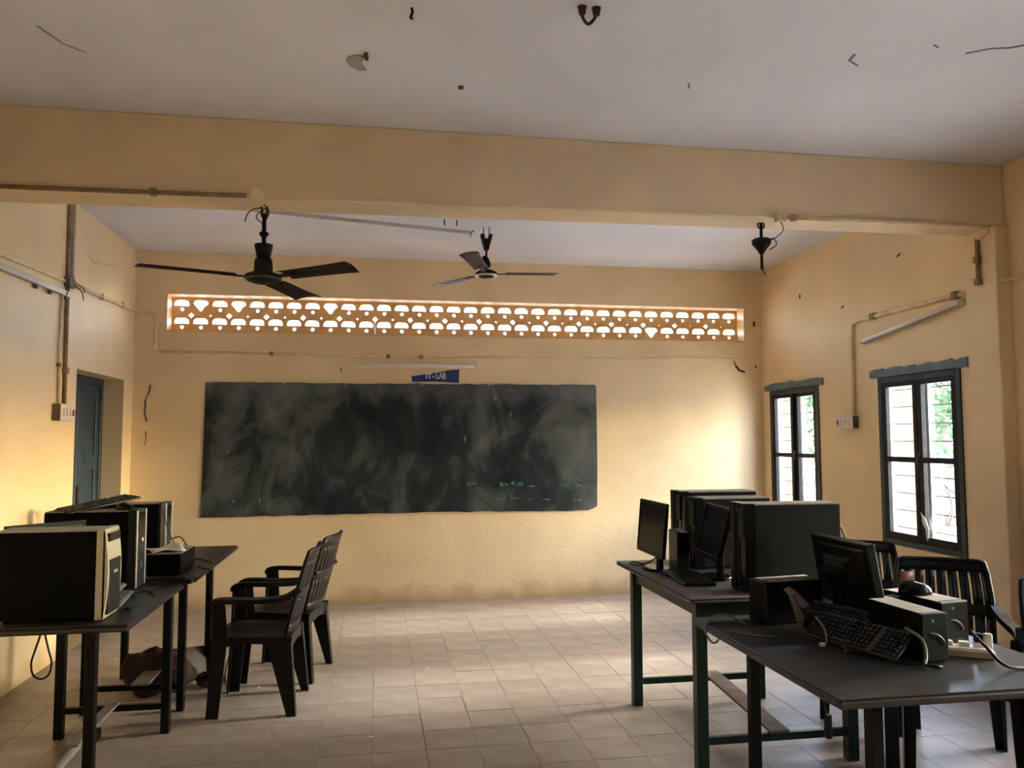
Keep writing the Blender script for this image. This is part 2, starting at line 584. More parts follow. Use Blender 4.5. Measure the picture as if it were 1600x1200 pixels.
# floor tiles: 0.265 m square, joints recessed; the 300 that show largest as parts
T = 0.265
tb = G().bb(-T / 2 + .0011, T / 2 - .0011, -T / 2 + .0011, T / 2 - .0011, -0.006, 0.0)
tile_me = tb.mesh('tile', M['tile'], bevel=0.0008)
camL = Vector((0, 0, 1.55))
def in_view(p):
    d = Vector(p) - camL
    z = d.dot(fwd)
    if z < 0.3: return False
    x, y = 800 + 1250 * d.dot(r2) / z, 600 - 1250 * d.dot(u2) / z
    return -40 < x < 1640 and -40 < y < 1245
cells = []
j = 0
y = YB - T / 2 - 0.01
while y > YF + T / 2:
    x = -0.01 + T / 2 - T * 9
    while x < XR + T * 0.5:
        if x - T / 2 > XL - T * .95:
            cells.append((x, y))
        x += T
    y -= T
vis = sorted([c for c in cells if in_view((c[0], c[1], 0)) and XL + T / 2 < c[0] < XR - T / 2], key=lambda c: c[0] ** 2 + c[1] ** 2)
sel = set(vis[:300])
rest = G()
for c in cells:
    tilt = (random.uniform(-1, 1) * .0008)
    if c in sel:
        o = bpy.data.objects.new('tile', tile_me)
        COL.objects.link(o)
        o.parent = floor
        o.location = (c[0], c[1], tilt)
        o.rotation_euler = (random.uniform(-1, 1) * .003, random.uniform(-1, 1) * .003, 0)
    else:
        x0, x1 = max(c[0] - T / 2 + .0011, XL + .001), min(c[0] + T / 2 - .0011, XR - .001)
        if x1 - x0 > .01:
            rest.bb(x0, x1, c[1] - T / 2 + .0011, c[1] + T / 2 - .0011, -.006, tilt)
tag(rest.build('tiles', M['tile'], floor), kind='stuff')

# ------------------------------------------------------------------ pierced vent blocks above the blackboard
def arc(cx, cz, r, a0, a1, n):
    return [(cx + r * cos(a0 + (a1 - a0) * i / n), cz + r * sin(a0 + (a1 - a0) * i / n)) for i in range(n + 1)]

NB = 33
BW, BH = (VX1 - VX0) / NB, (VZ1 - VZ0) / 2
def vent_mesh(cuts, broken):
    w, h = BW / 2 - .0003, BH / 2 - .0003
    bl, br, tr, tl = cuts
    out = []
    out += [(-w, -h + bl), (-w + bl, -h)] if bl else [(-w, -h)]
    out += [(w - br, -h), (w, -h + br)] if br else [(w, -h)]
    out += [(w, h - tr), (w - tr, h)] if tr else [(w, h)]
    out += [(-w + tl, h), (-w, h - tl)] if tl else [(-w, h)]
    zt = h - .026
    zb = zt - .055
    sw = .066
    if broken:
        slot = [(sw, zb + .02)] + arc(sw - .034, zt - .034, .034, 0, pi / 2, 5) + arc(-sw + .034, zt - .034, .034, pi / 2, pi, 5) + [(-sw, zb + .02), (-.035, zb - .012), (-.008, zb - .048), (.012, zb - .045), (.03, zb - .01)]
        loops = [out, slot]
    else:
        slot = [(sw, zb)] + arc(sw - .040, zt - .040, .040, 0, pi / 2, 5) + arc(-sw + .040, zt - .040, .040, pi / 2, pi, 5) + [(-sw, zb)]
        dot = arc(0.004, zb - .034, .0165, 0, 2 * pi, 12)[:-1]
        loops = [out, slot, dot]
    return G().poly(loops, 'y', -.025, .025).mesh('vent_block', M['jali'])

_vm = {}
for row in (0, 1):
    for k in range(NB):
        big = lambda q: 0.026 if (q * 7 + 3) % 4 in (0, 2) else 0.011
        bk = (row, k) in ((0, 1), (0, 3), (0, 8), (1, 27))
        l, r_ = (big(k) if k else 0), (big(k + 1) if k < NB - 1 else 0)
        cuts = (l, r_, 0, 0) if row == 0 else (0, 0, r_, l)
        key = (cuts, bk)
        if key not in _vm:
            _vm[key] = vent_mesh(cuts, bk)
        o = bpy.data.objects.new('vent_block', _vm[key])
        COL.objects.link(o)
        o.parent = wall_back
        o.location = (VX0 + BW * (k + .5), YB + 0.20, VZ1 - BH * (row + .5))
        o.rotation_euler = (random.uniform(-1, 1) * .02, 0, random.uniform(-1, 1) * .015)
G().bb(VX0 - .002, VX1, YB - .006, YB + 0.01, VZ0 - .012, VZ0 + .001).build('vent_sill', M['jali'], wall_back)

# cracks, chips and grime marks: thin pieces on the walls
def streak(pts, w, m, parent, name, axis, h, t=.003):
    g = G()
    for a, b in zip(pts[:-1], pts[1:]):
        dx, dz = b[0] - a[0], b[1] - a[1]
        L = sqrt(dx * dx + dz * dz) or 1
        n = (-dz / L * w / 2 * random.uniform(.5, 1.2), dx / L * w / 2 * random.uniform(.5, 1.2))
        g.poly([[(a[0] - n[0], a[1] - n[1]), (b[0] - n[0], b[1] - n[1]), (b[0] + n[0], b[1] + n[1]), (a[0] + n[0], a[1] + n[1])]], axis, h, h - t)
    return g.build(name, m, parent)

streak([(-2.075, 2.06), (-2.09, 1.98), (-2.115, 1.92), (-2.12, 1.80), (-2.10, 1.72)], .016, M['crack'], wall_back, 'crack', 'y', YB)
streak([(-2.108, 1.63), (-2.10, 1.57), (-2.112, 1.50)], .011, M['crack'], wall_back, 'crack', 'y', YB)
streak([(3.70, 2.31), (3.74, 2.26), (3.80, 2.245)], .03, M['dark'], wall_back, 'grime_mark', 'y', YB, .006)
streak([(3.68, 2.36), (3.71, 2.29)], .012, M['dark'], wall_back, 'grime_mark', 'y', YB, .006)
streak([(-.355, 2.24), (-.34, 2.20)], .014, M['crack'], wall_back, 'grime_mark', 'y', YB)
streak([(3.915, 2.78), (3.918, 2.73)], .02, M['dark'], wall_back, 'grime_mark', 'y', YB, .006)
streak([(3.915, 2.315), (3.93, 2.29)], .02, M['dark'], wall_back, 'grime_mark', 'y', YB, .006)
streak([(7.2, 3.03), (6.9, 2.98), (6.72, 2.96), (6.55, 3.0)], .009, M['chip'], wall_left, 'crack', 'x', XL + .003)
for (a, b) in ((5.55, 2.98), (6.33, 2.70)):
    streak([(a, b), (a + .04, b - .015)], .014, M['crack'], wall_right, 'grime_mark', 'x', XR, .004)
streak([(7.05, 2.93), (7.06, 2.89)], .02, M['dark'], wall_right, 'grime_mark', 'x', XR, .004)
# ceiling flaws
def cstreak(pts, w, m, name):
    return streak(pts, w, m, ceiling, name, 'z', H, .004)
cstreak([(2.16, 3.27), (2.17, 3.33), (2.24, 3.37)], .009, M['ceilcrack'], 'crack')
cstreak([(2.66, 3.18), (2.74, 3.12), (2.82, 3.10), (2.92, 3.03)], .008, M['ceilcrack'], 'crack')
cstreak([(2.46, 3.13), (2.50, 3.15)], .008, M['ceilcrack'], 'crack')
cstreak([(1.52, 3.68), (1.54, 3.73)], .01, M['crack'], 'crack')
cstreak([(-1.45, 3.60), (-1.40, 3.75), (-1.33, 3.82)], .008, M['peel'], 'crack')
G().poly([[(-.15, 3.67), (-.105, 3.64), (-.07, 3.66), (-.09, 3.72), (-.065, 3.79), (-.10, 3.80), (-.145, 3.76), (-.16, 3.71)]], 'z', H, H - .004).build('peeled_patch', M['peel'], ceiling)
G().poly([[(-.075, 3.62), (-.06, 3.61), (-.055, 3.67), (-.07, 3.675)]], 'z', H, H - .012).build('grime_mark', M['dark'], ceiling)
G().box((.40, 3.90, H - .006), (.025, .02, .012)).build('grime_mark', M['crack'], ceiling)

# ------------------------------------------------------------------ windows
def window(idx, y0, y1, ajar=0.0):
    root = struct('window_%d' % idx, (XR, y0, 0))
    w = y1 - y0
    z0, z1 = WZ0, WZ1
    # outer dark frame, flush with the inner face
    fr = G()
    fr.bb(-.012, .06, 0, .05, z0, z1).bb(-.012, .06, w - .05, w, z0, z1).bb(-.012, .06, .05, w - .05, z1 - .05, z1).bb(-.012, .06, .05, w - .05, z0, z0 + .045)
    fr.build('window_frame', M['frame'], root, bevel=.004)
    # rough painted lintel strip
    g = G()
    n = 14
    for i in range(n):
        a, b = -.085 + (w + .17) * i / n, -.085 + (w + .17) * (i + 1) / n
        ha, hb = random.uniform(-.006, .012), random.uniform(-.006, .012)
        g.hull8([(-.022, a, z1 + .002), (.001, a, z1 + .002), (.001, b, z1 + .002), (-.022, b, z1 + .002)],
                [(-.022, a, z1 + .062 + ha), (.001, a, z1 + .062 + ha), (.001, b, z1 + .062 + hb), (-.022, b, z1 + .062 + hb)])
    g.build('lintel_strip', M['lintel'], root)
    zm = 1.385
    xs0, xs1 = -.010, .028
    half = (w - .1) / 2
    for s in (0, 1):
        hy = .05 if s == 0 else w - .05
        sg = 1 if s == 0 else -1
        a = ajar if s == 0 else 0.0
        R = Matrix.Translation((.0, hy, 0)) @ Matrix.Rotation(a, 4, 'Z')
        def loc(g):
            return g.xf(R)
        g = G()
        st = .047
        L = half - .002
        g.bb(xs0, xs1, 0, sg * st, z0 + .045, z1 - .05).bb(xs0, xs1, sg * (L - st), sg * L, z0 + .045, z1 - .05)
        g.bb(xs0, xs1, sg * st, sg * (L - st), z1 - .05 - .035, z1 - .05)
        g.bb(xs0, xs1, sg * st, sg * (L - st), z0 + .045, z0 + .10)
        g.bb(xs0, xs1, sg * st, sg * (L - st), zm - .021, zm + .021)
        sash = loc(g).build('sash', M['sash'], root, bevel=.003)
        for za, zb in ((z0 + .10, zm - .021), (zm + .021, z1 - .085)):
            loc(G().bb(.007, .011, sg * st, sg * (L - st), za, zb)).build('pane', M['glass'], sash)
        if s == 0:
            loc(G().tube(spline([(xs0 - .002, sg * (L - .02), zm + .05), (xs0 - .03, sg * (L - .02), zm + .02), (xs0 - .03, sg * (L - .02), zm - .03), (xs0 - .002, sg * (L - .02), zm - .06)], 4), .004, 6)).build('latch', M['hook'], sash)
    # outside grille: pale posts, thin horizontal rods
    p = G().bb(.062, .112, 0, .03, z0, z1).bb(.062, .112, w - .045, w, z0, z1).bb(.062, .112, w / 2 - .035, w / 2 + .03, z0, z1)
    p.bb(.075, .105, .03, w - .03, z1 - .03, z1).bb(.075, .105, .03, w - .03, z0, z0 + .03)
    p.build('grille_post', M['outpost'], root)
    zz = z0 + .13
    while zz < z1 - .06:
        G().tube([(.09, .02, zz), (.09, w - .02, zz)], .0055, 6).build('grille_rod', M['bar'], root)
        zz += .135
    return root

win1 = window(1, *WIN_Y[0], ajar=-0.05)
win2 = window(2, *WIN_Y[1])
win3 = window(3, *WIN_Y[2])
win4 = window(4, *WIN_Y[3])  # unseen window, put in to brighten the ceiling near the camera
# dry creeper and torn scrap caught in the lower pane of the nearer window
for pts in ([(.05, .36, 1.30), (.05, .26, 1.20), (.05, .20, 1.05), (.05, .24, .92)], [(.05, .30, 1.22), (.05, .18, 1.16), (.055, .10, 1.14)],
            [(.05, .22, 1.02), (.05, .26, .95), (.05, .20, .86), (.055, .17, .82)], [(.05, .40, .95), (.05, .34, .87), (.05, .26, .82)]):
    G().tube(spline(pts, 4), .004, 5).build('dry_twig', M['twig'], win2)
G().poly([[(.43, .98), (.455, 1.0), (.44, .93), (.425, .90), (.39, .86), (.40, .80), (.385, .80), (.37, .88), (.405, .95)]], 'x', -.016, -.013).build('torn_scrap', M['signwhite'], win2)

# ------------------------------------------------------------------ door in the window-less wall
door = struct('door_1', (XL, DY0, 0))
dw = DY1 - DY0
xd = -.178
G().bb(xd - .05, xd + .012, 0, .055, 0, DZ1).bb(xd - .05, xd + .012, dw - .055, dw, 0, DZ1).bb(xd - .05, xd + .012, .055, dw - .055, DZ1 - .06, DZ1).build('door_frame', M['doorframe'], door, bevel=.004)
for s in (0, 1):
    a0, a1 = (.057, dw / 2 - .002) if s == 0 else (dw / 2 + .002, dw - .057)
    g = G()
    x0, x1 = xd - .04, xd
    st = .085
    g.bb(x0, x1, a0, a0 + st, .01, DZ1 - .062).bb(x0, x1, a1 - st, a1, .01, DZ1 - .062)
    for za, zb in ((.01, .2), (.68, .80), (1.30, 1.42), (DZ1 - .18, DZ1 - .062)):
        g.bb(x0, x1, a0 + st, a1 - st, za, zb)
    leaf = g.build('door_leaf', M['door'], door, bevel=.004)
    for za, zb in ((.2, .68), (.80, 1.30), (1.42, DZ1 - .18)):
        G().bb(x0 + .008, x1 - .014, a0 + st, a1 - st, za, zb).build('panel', M['door'], leaf)
    G().tube([(x1 + .006, a0 + .004 if s == 0 else a1 - .004, 1.86), (x1 + .006, a0 + .004 if s == 0 else a1 - .004, 1.98)], .009, 8).build('hinge', M['hook'], leaf)
    if s == 1:
        G().bb(x1, x1 + .014, a0 + .01, a0 + .05, 1.02, 1.18).build('bolt', M['hook'], leaf)
G().bb(xd - .06, xd - .055, 0, dw, 0, DZ1).build('door_back_lining', M['doorframe'], door)

# ------------------------------------------------------------------ blackboard
bx0, bx1, bz0, bz1 = -1.594, 2.187, 0.848, 2.09
bcx, bcz = (bx0 + bx1) / 2, (bz0 + bz1) / 2
board = thing('blackboard', 'long dark cement blackboard with chalk smears on the yellow back wall', 'blackboard', (bcx, YB, bcz))
hw, hh = (bx1 - bx0) / 2, (bz1 - bz0) / 2
out = []
N = 46
def rag(i, n, a): return random.uniform(-a, a)
out += [(-hw - .012 + 2 * hw * i / N, -hh - .015 + .028 * (1 - abs(2 * i / N - 1.15)) * .4 + rag(i, N, .004)) for i in range(N)]
out += [(hw - .03, -hh + .012), (hw - .004, -hh + .03), (hw + .002, -.2), (hw, .3), (hw - .003, hh - .012)]
top = []
for i in range(N):
    x = hw - .02 - (2 * hw - .03) * i / N
    z = hh + rag(i, N, .006)
    top.append((x, z))
    if i in (6, 13, 21, 30, 37):
        top += [(x - .016, hh + .002), (x - .020, hh - (.05 if i == 6 else .02)), (x - .027, hh - (.05 if i == 6 else .018)), (x - .032, hh + .003)]
out += top + [(-hw + .008, hh - .006), (-hw - .004, -.3)]
G().poly([out], 'y', -.001, -.016).build('board_slab', M['board'], board)
# writing in green chalk, low at the window end: words rubbed beyond reading
def scribble(x, z, L, h, m=M['chalk'], n=None):
    g = G()
    n = n or max(3, int(L / .017))
    pts = []
    for i in range(n * 3 + 1):
        t = i / (n * 3)
        pts.append((x + L * t + .006 * sin(i * 2.3), -.0178, z + h * (.5 * sin(i * 1.9 + x * 5) + .25 * sin(i * 4.1))))
    g.tube(pts, .0022, 4)
    return g.build('chalk_writing', m, board)
def bp(px, py):  # board-local x,z of a point named by where it sits along the board
    return ((px - 316) / (933 - 316) * 2 * hw - hw, hh - (py - 600) / (800 - 600) * 2 * hh)
for px, py, L, h in ((724, 757, 14, .035), (777, 759, 15, .04), (796, 757, 6, .03), (804, 759, 10, .035), (871, 761, 15, .04), (902, 761, 9, .03), (898, 785, 14, .035)):
    x, z = bp(px, py)
    scribble(x - .04, z, L / 160, h)
for px, py, L in ((730, 781, 8), (753, 782, 6), (780, 783, 6), (795, 781, 13), (822, 783, 7), (825, 762, 9), (848, 783, 10), (772, 782, 6)):
    x, z = bp(px, py)
    scribble(x - .04, z, L / 160, .014, n=3)
for px, py, L in ((789, 647, .05), (715, 687, .065), (764, 622, .05), (362, 779, .035), (400, 779, .045), (352, 706, .03)):
    x, z = bp(px, py)
    G().hull8([(x - .004, -.016, z - L / 2), (x + .001, -.016, z - L / 2 + .01), (x + .001, -.0175, z - L / 2 + .01), (x - .004, -.0175, z - L / 2)],
              [(x - .001, -.016, z + L / 2), (x + .004, -.016, z + L / 2 - .01), (x + .004, -.0175, z + L / 2 - .01), (x - .001, -.0175, z + L / 2)]).build('chip', M['chip'], board)

# lab sign above the board
sign = thing('lab_sign', 'blue paper sign with white lettering, its top corner folded over, above the blackboard', 'sign', (0.56, YB, 2.107))
G().poly([[(-.229, 0.002), (.02, .006), (.23, -.004), (.234, .130), (.12, .118), (-.215, .062), (-.235, .078)]], 'y', 0, -.003).build('sign_sheet', M['signblue'], sign)
G().poly([[(-.224, .058), (.06, .1035), (.115, .1185), (-.04, .104), (-.238, .082)]], 'y', -.0032, -.007).build('folded_corner', M['signwhite'], sign)
def text(body, size, x, z, y, sx, m, name, parent, off=0.0):
    c = bpy.data.curves.new(name, 'FONT')
    c.body = body
    c.size = size
    c.extrude = .0006
    c.offset = off
    o = bpy.data.objects.new(name, c)
    COL.objects.link(o)
    o.rotation_euler = (pi / 2, 0, 0)
    o.scale = (sx, 1, 1)
    bpy.context.view_layer.update()
    me = bpy.data.meshes.new_from_object(o.evaluated_get(bpy.context.evaluated_depsgraph_get()))
    mt = Matrix.Translation((x, y, z)) @ o.matrix_world
    me.transform(mt)
    bpy.data.objects.remove(o)
    me.materials.clear()
    me.materials.append(m)
    p = bpy.data.objects.new(name, me)
    COL.objects.link(p)
    p.parent = parent
    return p
text('IT', .070, -.098, .036, -.0042, 1.0, M['signwhite'], 'lettering', sign, .0025)
text('-', .085, -.034, .036, -.0042, .85, M['signwhite'], 'lettering', sign, .0025)
text('LAB', .085, .003, .036, -.0042, .68, M['signwhite'], 'lettering', sign, .0025)

# ------------------------------------------------------------------ tube lights
def tube_light(label, a, b, m, wallax, cap=True, tube_only=False, r=.014):
    a, b = Vector(a), Vector(b)
    t = thing('tube_light', label, 'light', a)
    d = (b - a)
    L = d.length
    u = d.normalized()
    n = Vector({'y': (0, -1, 0), 'x+': (1, 0, 0), 'x-': (-1, 0, 0)}[wallax])
    s = u.cross(n).normalized()
    X = Matrix((( u.x, n.x, s.x, 0), (u.y, n.y, s.y, 0), (u.z, n.z, s.z, 0), (0, 0, 0, 1)))
    if not tube_only:
        G().bb(0, L, .001, .03, -.022, .022).xf(X).build('batten', m, t, bevel=.004)
    G().tube([(.012, .052, 0), (L - .012, .052, 0)], r, 10).xf(X).build('glass_tube', M['tube'] if not tube_only else m, t)
    for q in (0.006, L - .03):
        G().bb(q, q + .024, .001 if not tube_only else .001, .07, -.019, .019).xf(X).build('lamp_holder', M['white'] if cap else M['hook'], t, bevel=.003)
    return t
tube_light('white unlit tube light on the back wall above the blackboard', (-.215, YB, 2.262), (.985, YB, 2.262), M['tube'], 'y')
tl = tube_light('grey unlit tube light tilted on the wall above the nearer window', (XR, 6.03, 2.345), (XR, 4.86, 2.485), M['tubegrey'], 'x-', r=.016)
bl = thing('light_batten', 'empty grey light batten without a tube, on the wall near the junction box', 'light', (XL, 5.0, 2.575))
G().bb(.001, .032, 0, 1.18, -.02, .022).build('batten', M['tubegrey'], bl, bevel=.004)
for q in (.62, .85, 1.12):
    G().bb(.004, .028, q, q + .03, -.045, -.018).build('lamp_holder', M['woodbox'], bl, bevel=.003)
bl.rotation_euler = (radians(1.2), 0, 0)

# ------------------------------------------------------------------ wiring conduits (each run a thing)
def conduit(label, pts, m, r=.011, clamps=(), name='conduit', k=0, cm=None):
    t = thing(name, label, 'pipe', pts[0])
    o = Vector(pts[0])
    P = [Vector(p) - o for p in pts]
    if k: P = spline(P, k)
    G().tube(P, r, 8).build('pipe', m, t)
    for c in clamps:
        c = Vector(c) - o
        G().box(c, (r * 2.9, r * 2.9, r * 2.9)).build('clamp', cm or M['pipedirty'], t, bevel=.003)
    return t
e = .012
conduit('cream conduit from the wall junction round the corner to above the blackboard',
        [(XL + e, 6.25, 2.70), (XL + e, 6.95, 2.712), (XL + e, YB - .035, 2.748), (XL + .035, YB - e, 2.746), (-2.06, YB - e, 2.74), (-2.038, YB - e, 2.71), (-2.04, YB - e, 2.40), (-2.015, YB - e, 2.375)], M['pipe'], .016,
        [(XL + e, 6.9, 2.711), (XL + e, 7.45, 2.735)], cm=M['pipe'])
conduit('thin painted conduit running level across the back wall over the tube light',
        [(-2.0, YB - .008, 2.372), (-.6, YB - .008, 2.362), (.42, YB - .008, 2.353)], M['pipe'], .012, [(-1.0, YB - .008, 2.366), (.10, YB - .008, 2.356), (.42, YB - .008, 2.353)])
conduit('thin wire line continuing level towards the window corner on the back wall',
        [(.5, YB - .004, 2.353), (1.6, YB - .004, 2.365), (3.75, YB - .004, 2.385)], M['pipe'], .005)
conduit('brown stained conduit climbing the wall from switchboard to ceiling by the door',
        [(XL + e, 6.19, 1.80), (XL + e, 6.185, 2.3), (XL + e, 6.18, 2.7), (XL + e, 6.17, 3.1), (XL + e, 6.17, H - .004)], M['pipedirty'], .016, [(XL + e, 6.18, 3.05), (XL + e, 6.185, 2.05)])
conduit('pale conduit beside the brown stained one, rising to the ceiling',
        [(XL + e, 6.27, 2.72), (XL + e, 6.265, H - .004)], M['pipewhite'], .012)
conduit('pale thin conduit dropping to the switchboard by the door',
        [(XL + e, 6.09, 2.62), (XL + e, 6.07, 2.2), (XL + e, 6.09, 1.80)], M['pipe'], .010, [(XL + e, 6.07, 2.08)])
conduit('cream conduit running along the wall above the empty light batten',
        [(XL + e, 4.78, 2.63), (XL + e, 5.2, 2.655), (XL + e, 6.12, 2.69)], M['pipe'], .010)
jb = thing('junction_box', 'dark junction box where wall conduits cross, loose wires hanging out', 'junction box', (XL, 6.19, 2.69))
G().box((.022, 0, 0), (.044, .10, .075)).build('box', M['woodbox'], jb, bevel=.004)
for pts in ([(.04, .03, -.01), (.07, .10, -.05), (.05, .20, -.09), (.03, .26, -.085)], [(.04, .05, .01), (.06, .16, -.01), (.04, .24, -.03)], [(.03, -.05, 0), (.05, -.10, -.05), (.03, -.07, -.11)]):
    G().tube(spline(pts, 4), .0035, 5).build('wire', M['cable'], jb)
conduit('dirty conduit along the beam foot from the side wall to the fan',
        [(XL + .01, BY0 - e, BZ - .012), (-1.4, BY0 - e, BZ - .007), (-.72, BY0 - e, BZ)], M['pipedirty'], .013, [(-1.2, BY0 - e, BZ - .004)])
G_ = thing('round_ceiling_box', 'round cream wiring box on the beam beside the nearer three-bladed fan', 'junction box', (-.665, BY0, BZ + .012))
G().lathe([(.0, -.03), (.032, -.03), (.036, -.02), (.036, 0)], n=16).xf(Matrix.Rotation(radians(-90), 4, 'X')).build('box', M['pipe'], G_)
conduit('cream conduit along the beam foot running to the pillar',
        [(2.46, BY0 - e, BZ + .018), (3.2, BY0 - e, BZ + .022), (3.86, BY0 - e, BZ + .02), (3.883, BY0 + .02, BZ - .005), (3.883, 4.60, BZ - .03)], M['pipe'], .013, [(2.52, BY0 - e, BZ + .018)])
conduit('dirt crusted conduit dropping down the pillar face',
        [(3.883, 4.61, BZ - .03), (3.883, 4.61, 2.56)], M['pipedirty'], .015, [(3.883, 4.61, 2.72), (3.883, 4.61, 2.57)])
conduit('stained conduit from pillar along the wall, then down to the switchboard between windows',
        [(XR - e, 4.77, 2.545), (XR - e, 5.2, 2.545), (XR - e, 6.1, 2.54), (XR - e, 6.19, 2.52), (XR - e, 6.20, 2.4), (XR - e, 6.21, 1.735)], M['pipe'], .018,
        [(XR - e, 4.95, 2.545), (XR - e, 5.9, 2.541)])
conduit('cream conduit leaving the pillar towards the camera side of the wall',
        [(3.883, 4.465, 2.555), (XR - e, 4.44, 2.555), (XR - e, 3.4, 2.57)], M['pipe'], .010)
conduit('white casing strip on the ceiling feeding the farther fan',
        [(-.95, 6.28, H - .01), (-.1, 6.49, H - .01), (.77, 6.70, H - .01)], M['pipewhite'], .016)
bx = thing('square_wiring_box', 'cream wiring box on the beam beside the fan rod without blades', 'junction box', (2.42, BY0, BZ + .012))
G().box((0, -.028, 0), (.06, .055, .055)).build('box', M['ivory'], bx, bevel=.006)
G().tube(spline([(0, -.03, -.02), (.02, -.02, -.08), (-.02, .06, -.12), (-.05, .10, -.10)], 4), .003, 5).build('wire', M['cable'], bx)

# switchboards
def switchboard(label, loc, sx, w, h, box=True):
    t = thing('switchboard', label, 'switch', loc)
    G().bb(0, sx * .055, -w / 2, w / 2, -h / 2, h / 2).build('box', M['woodbox'] if box else M['white'], t, bevel=.003)
    G().bb(sx * .055, sx * .061, -w / 2 - .002, w / 2 + .002, -h / 2 - .002, h / 2 + .002).build('cover_plate', M['white'], t, bevel=.002)
    for q in (-.3, -.06, .16):
        G().bb(sx * .061, sx * .070, w * q - .014, w * q + .014, -h * .22, h * .25).build('switch', M['white'], t, bevel=.003)
    G().bb(sx * .061, sx * .066, w * .30, w * .42, -h * .2, h * .2).build('indicator', M['red'], t, bevel=.002)
    return t
switchboard('small white switchboard beside the blue door', (XL, 6.14, 1.745), 1, .26, .115)
switchboard('small white switchboard between the two windows', (XR, 6.29, 1.683), -1, .25, .10)

# ------------------------------------------------------------------ fans
def blade(L, w0, w1, m, name, parent, ang, pitch, droop=0.0, r0=.10, iron=None):
    g = G()
    def fn(u, v):
        x = r0 + .06 + (L - r0 - .06) * u
        w = w0 + (w1 - w0) * u
        y = (v - .5) * w + (.02 * (u ** 6) * (v - .5))
        if u > .97: x += .03 * (1 - v)
        return (x, y, .012 * (1 - (2 * v - 1) ** 2))
    g.sheet(fn, 8, 4, (0, 0, -.004))
    X = Matrix.Rotation(ang, 4, 'Z') @ Matrix.Rotation(-droop, 4, 'Y') @ Matrix.Rotation(pitch, 4, 'X')
    g.xf(X)
    b = g.build(name, m, parent)
    h = G()
    h.bb(r0 - .02, r0 + .13, -.018, .018, -.007, .001).xf(X)
    h.build('blade_iron', iron or m, b)
    return b

fan1 = thing('ceiling_fan', 'dark brown three-bladed ceiling fan hanging from the beam', 'fan', (-.640, 4.62, 2.46))
f1 = fan1
G().lathe([(0, -.034), (.045, -.034), (.085, -.022), (.100, -.004), (.098, .012), (.075, .022), (.052, .028), (.050, .08), (.046, .105), (.03, .11), (0, .11)], n=28).build('motor', M['fan'], f1)
G().lathe([(.094, -.015), (.1015, -.011), (.1015, -.007), (.098, -.005)], n=28).build('motor_rim', M['fan2'], f1)
G().lathe([(0, .112), (.036, .112), (.040, .125), (.050, .175), (.052, .186), (.044, .186), (.036, .178), (0, .176)], n=20).build('canopy_cup', M['fan'], f1)
G().tube([(0, 0, .15), (0, 0, .365)], .012, 8).build('downrod', M['fan'], f1)
G().lathe([(0, .222), (.010, .222), (.029, .250), (.010, .268), (0, .268)], n=14).build('rod_bush', M['fan'], f1)
G().tube([(-.014, 0, .405), (-.014, 0, .35), (0, 0, .335), (.014, 0, .35), (.014, 0, .405)], .006, 6).build('hook', M['hook'], f1)
for pts in ([(-.01, 0, .40), (-.06, -.02, .38), (-.09, -.02, .35), (-.10, -.02, .31)], [(.01, 0, .40), (-.04, -.03, .34), (-.012, 0, .31)], [(0, -.02, .41), (.03, -.03, .37), (.005, 0, .32)]):
    G().tube(spline(pts, 4), .0035, 5).build('wire', M['cable'], f1)
for a in (203, 322, 72):
    blade(.62, .125, .14, M['fan'], 'blade', f1, radians(a), radians(-8), droop=radians(-.5))

fan2 = thing('ceiling_fan', 'grey three-bladed ceiling fan hanging from the far ceiling near the vent', 'fan', (.887, 6.54, 2.925))
f2 = fan2
G().lathe([(0, -.034), (.05, -.032), (.085, -.018), (.095, -.002), (.085, .012), (.05, .03), (.03, .036), (0, .036)], n=26).build('motor', M['fan'], f2)
G().lathe([(.072, -.0245), (.090, -.018), (.092, -.012), (.088, -.008)], n=26).build('motor_rim', M['fanrim'], f2)
G().lathe([(0, .05), (.030, .05), (.040, .07), (.034, .11), (.018, .15), (0, .155)], (.012, 0, 0), n=18).xf(Matrix.Rotation(radians(-10), 4, 'Y')).build('canopy_cup', M['fan'], f2)
G().tube([(0, 0, .02), (0, 0, .30)], .009, 8).build('downrod', M['fan'], f2)
g = G()
for s in (-1, 1):
    g.taper((s * .008, 0, .20), (.02, .05), (s * .035, 0, .33), (.03, .07))
g.build('yoke', M['fan'], f2)
for s in (-1, 1):
    G().tube([(s * .024, 0, .31), (s * .024, 0, .396)], .004, 6).build('hook', M['hook'], f2)
G().tube(spline([(-.09, .12, .385), (-.11, .05, .37), (-.13, .02, .33), (-.135, .02, .31)], 4), .004, 5).build('wire', M['cable'], f2)
blade(.57, .115, .13, M['fan2'], 'blade', f2, radians(-9), radians(6), droop=radians(-.5))
blade(.57, .115, .13, M['fan2'], 'blade', f2, radians(131), radians(-7), droop=radians(-3))
blade(.57, .115, .13, M['fan2'], 'blade', f2, radians(249), radians(10), droop=radians(4))

rod = thing('fan_rod', 'bladeless fan rod with a dark cone hanging from the beam near the window wall', 'fan', (2.368, 4.62, 2.60))
G().tube([(0, 0, .005), (0, 0, .30)], .010, 8).build('downrod', M['fan'], rod)
G().lathe([(.012, .10), (.03, .13), (.058, .165), (.060, .19), (.050, .198), (0, .198)], n=18).build('canopy_cone', M['fan'], rod)
G().tube([(p[0], 0, p[1]) for p in arc(0, .285, .022, -pi / 2, 3 * pi / 2, 10)] , .006, 6).build('hook', M['hook'], rod)
G().tube([(0, 0, .305), (0, 0, .32)], .006, 6).build('hook', M['hook'], rod)
for pts in ([(.02, 0, .18), (.07, -.02, .20), (.09, -.02, .16), (.05, 0, .13)], [(0, 0, .02), (.01, 0, -.01), (.025, 0, -.03)]):
    G().tube(spline(pts, 4), .0035, 5).build('wire', M['cable'], rod)

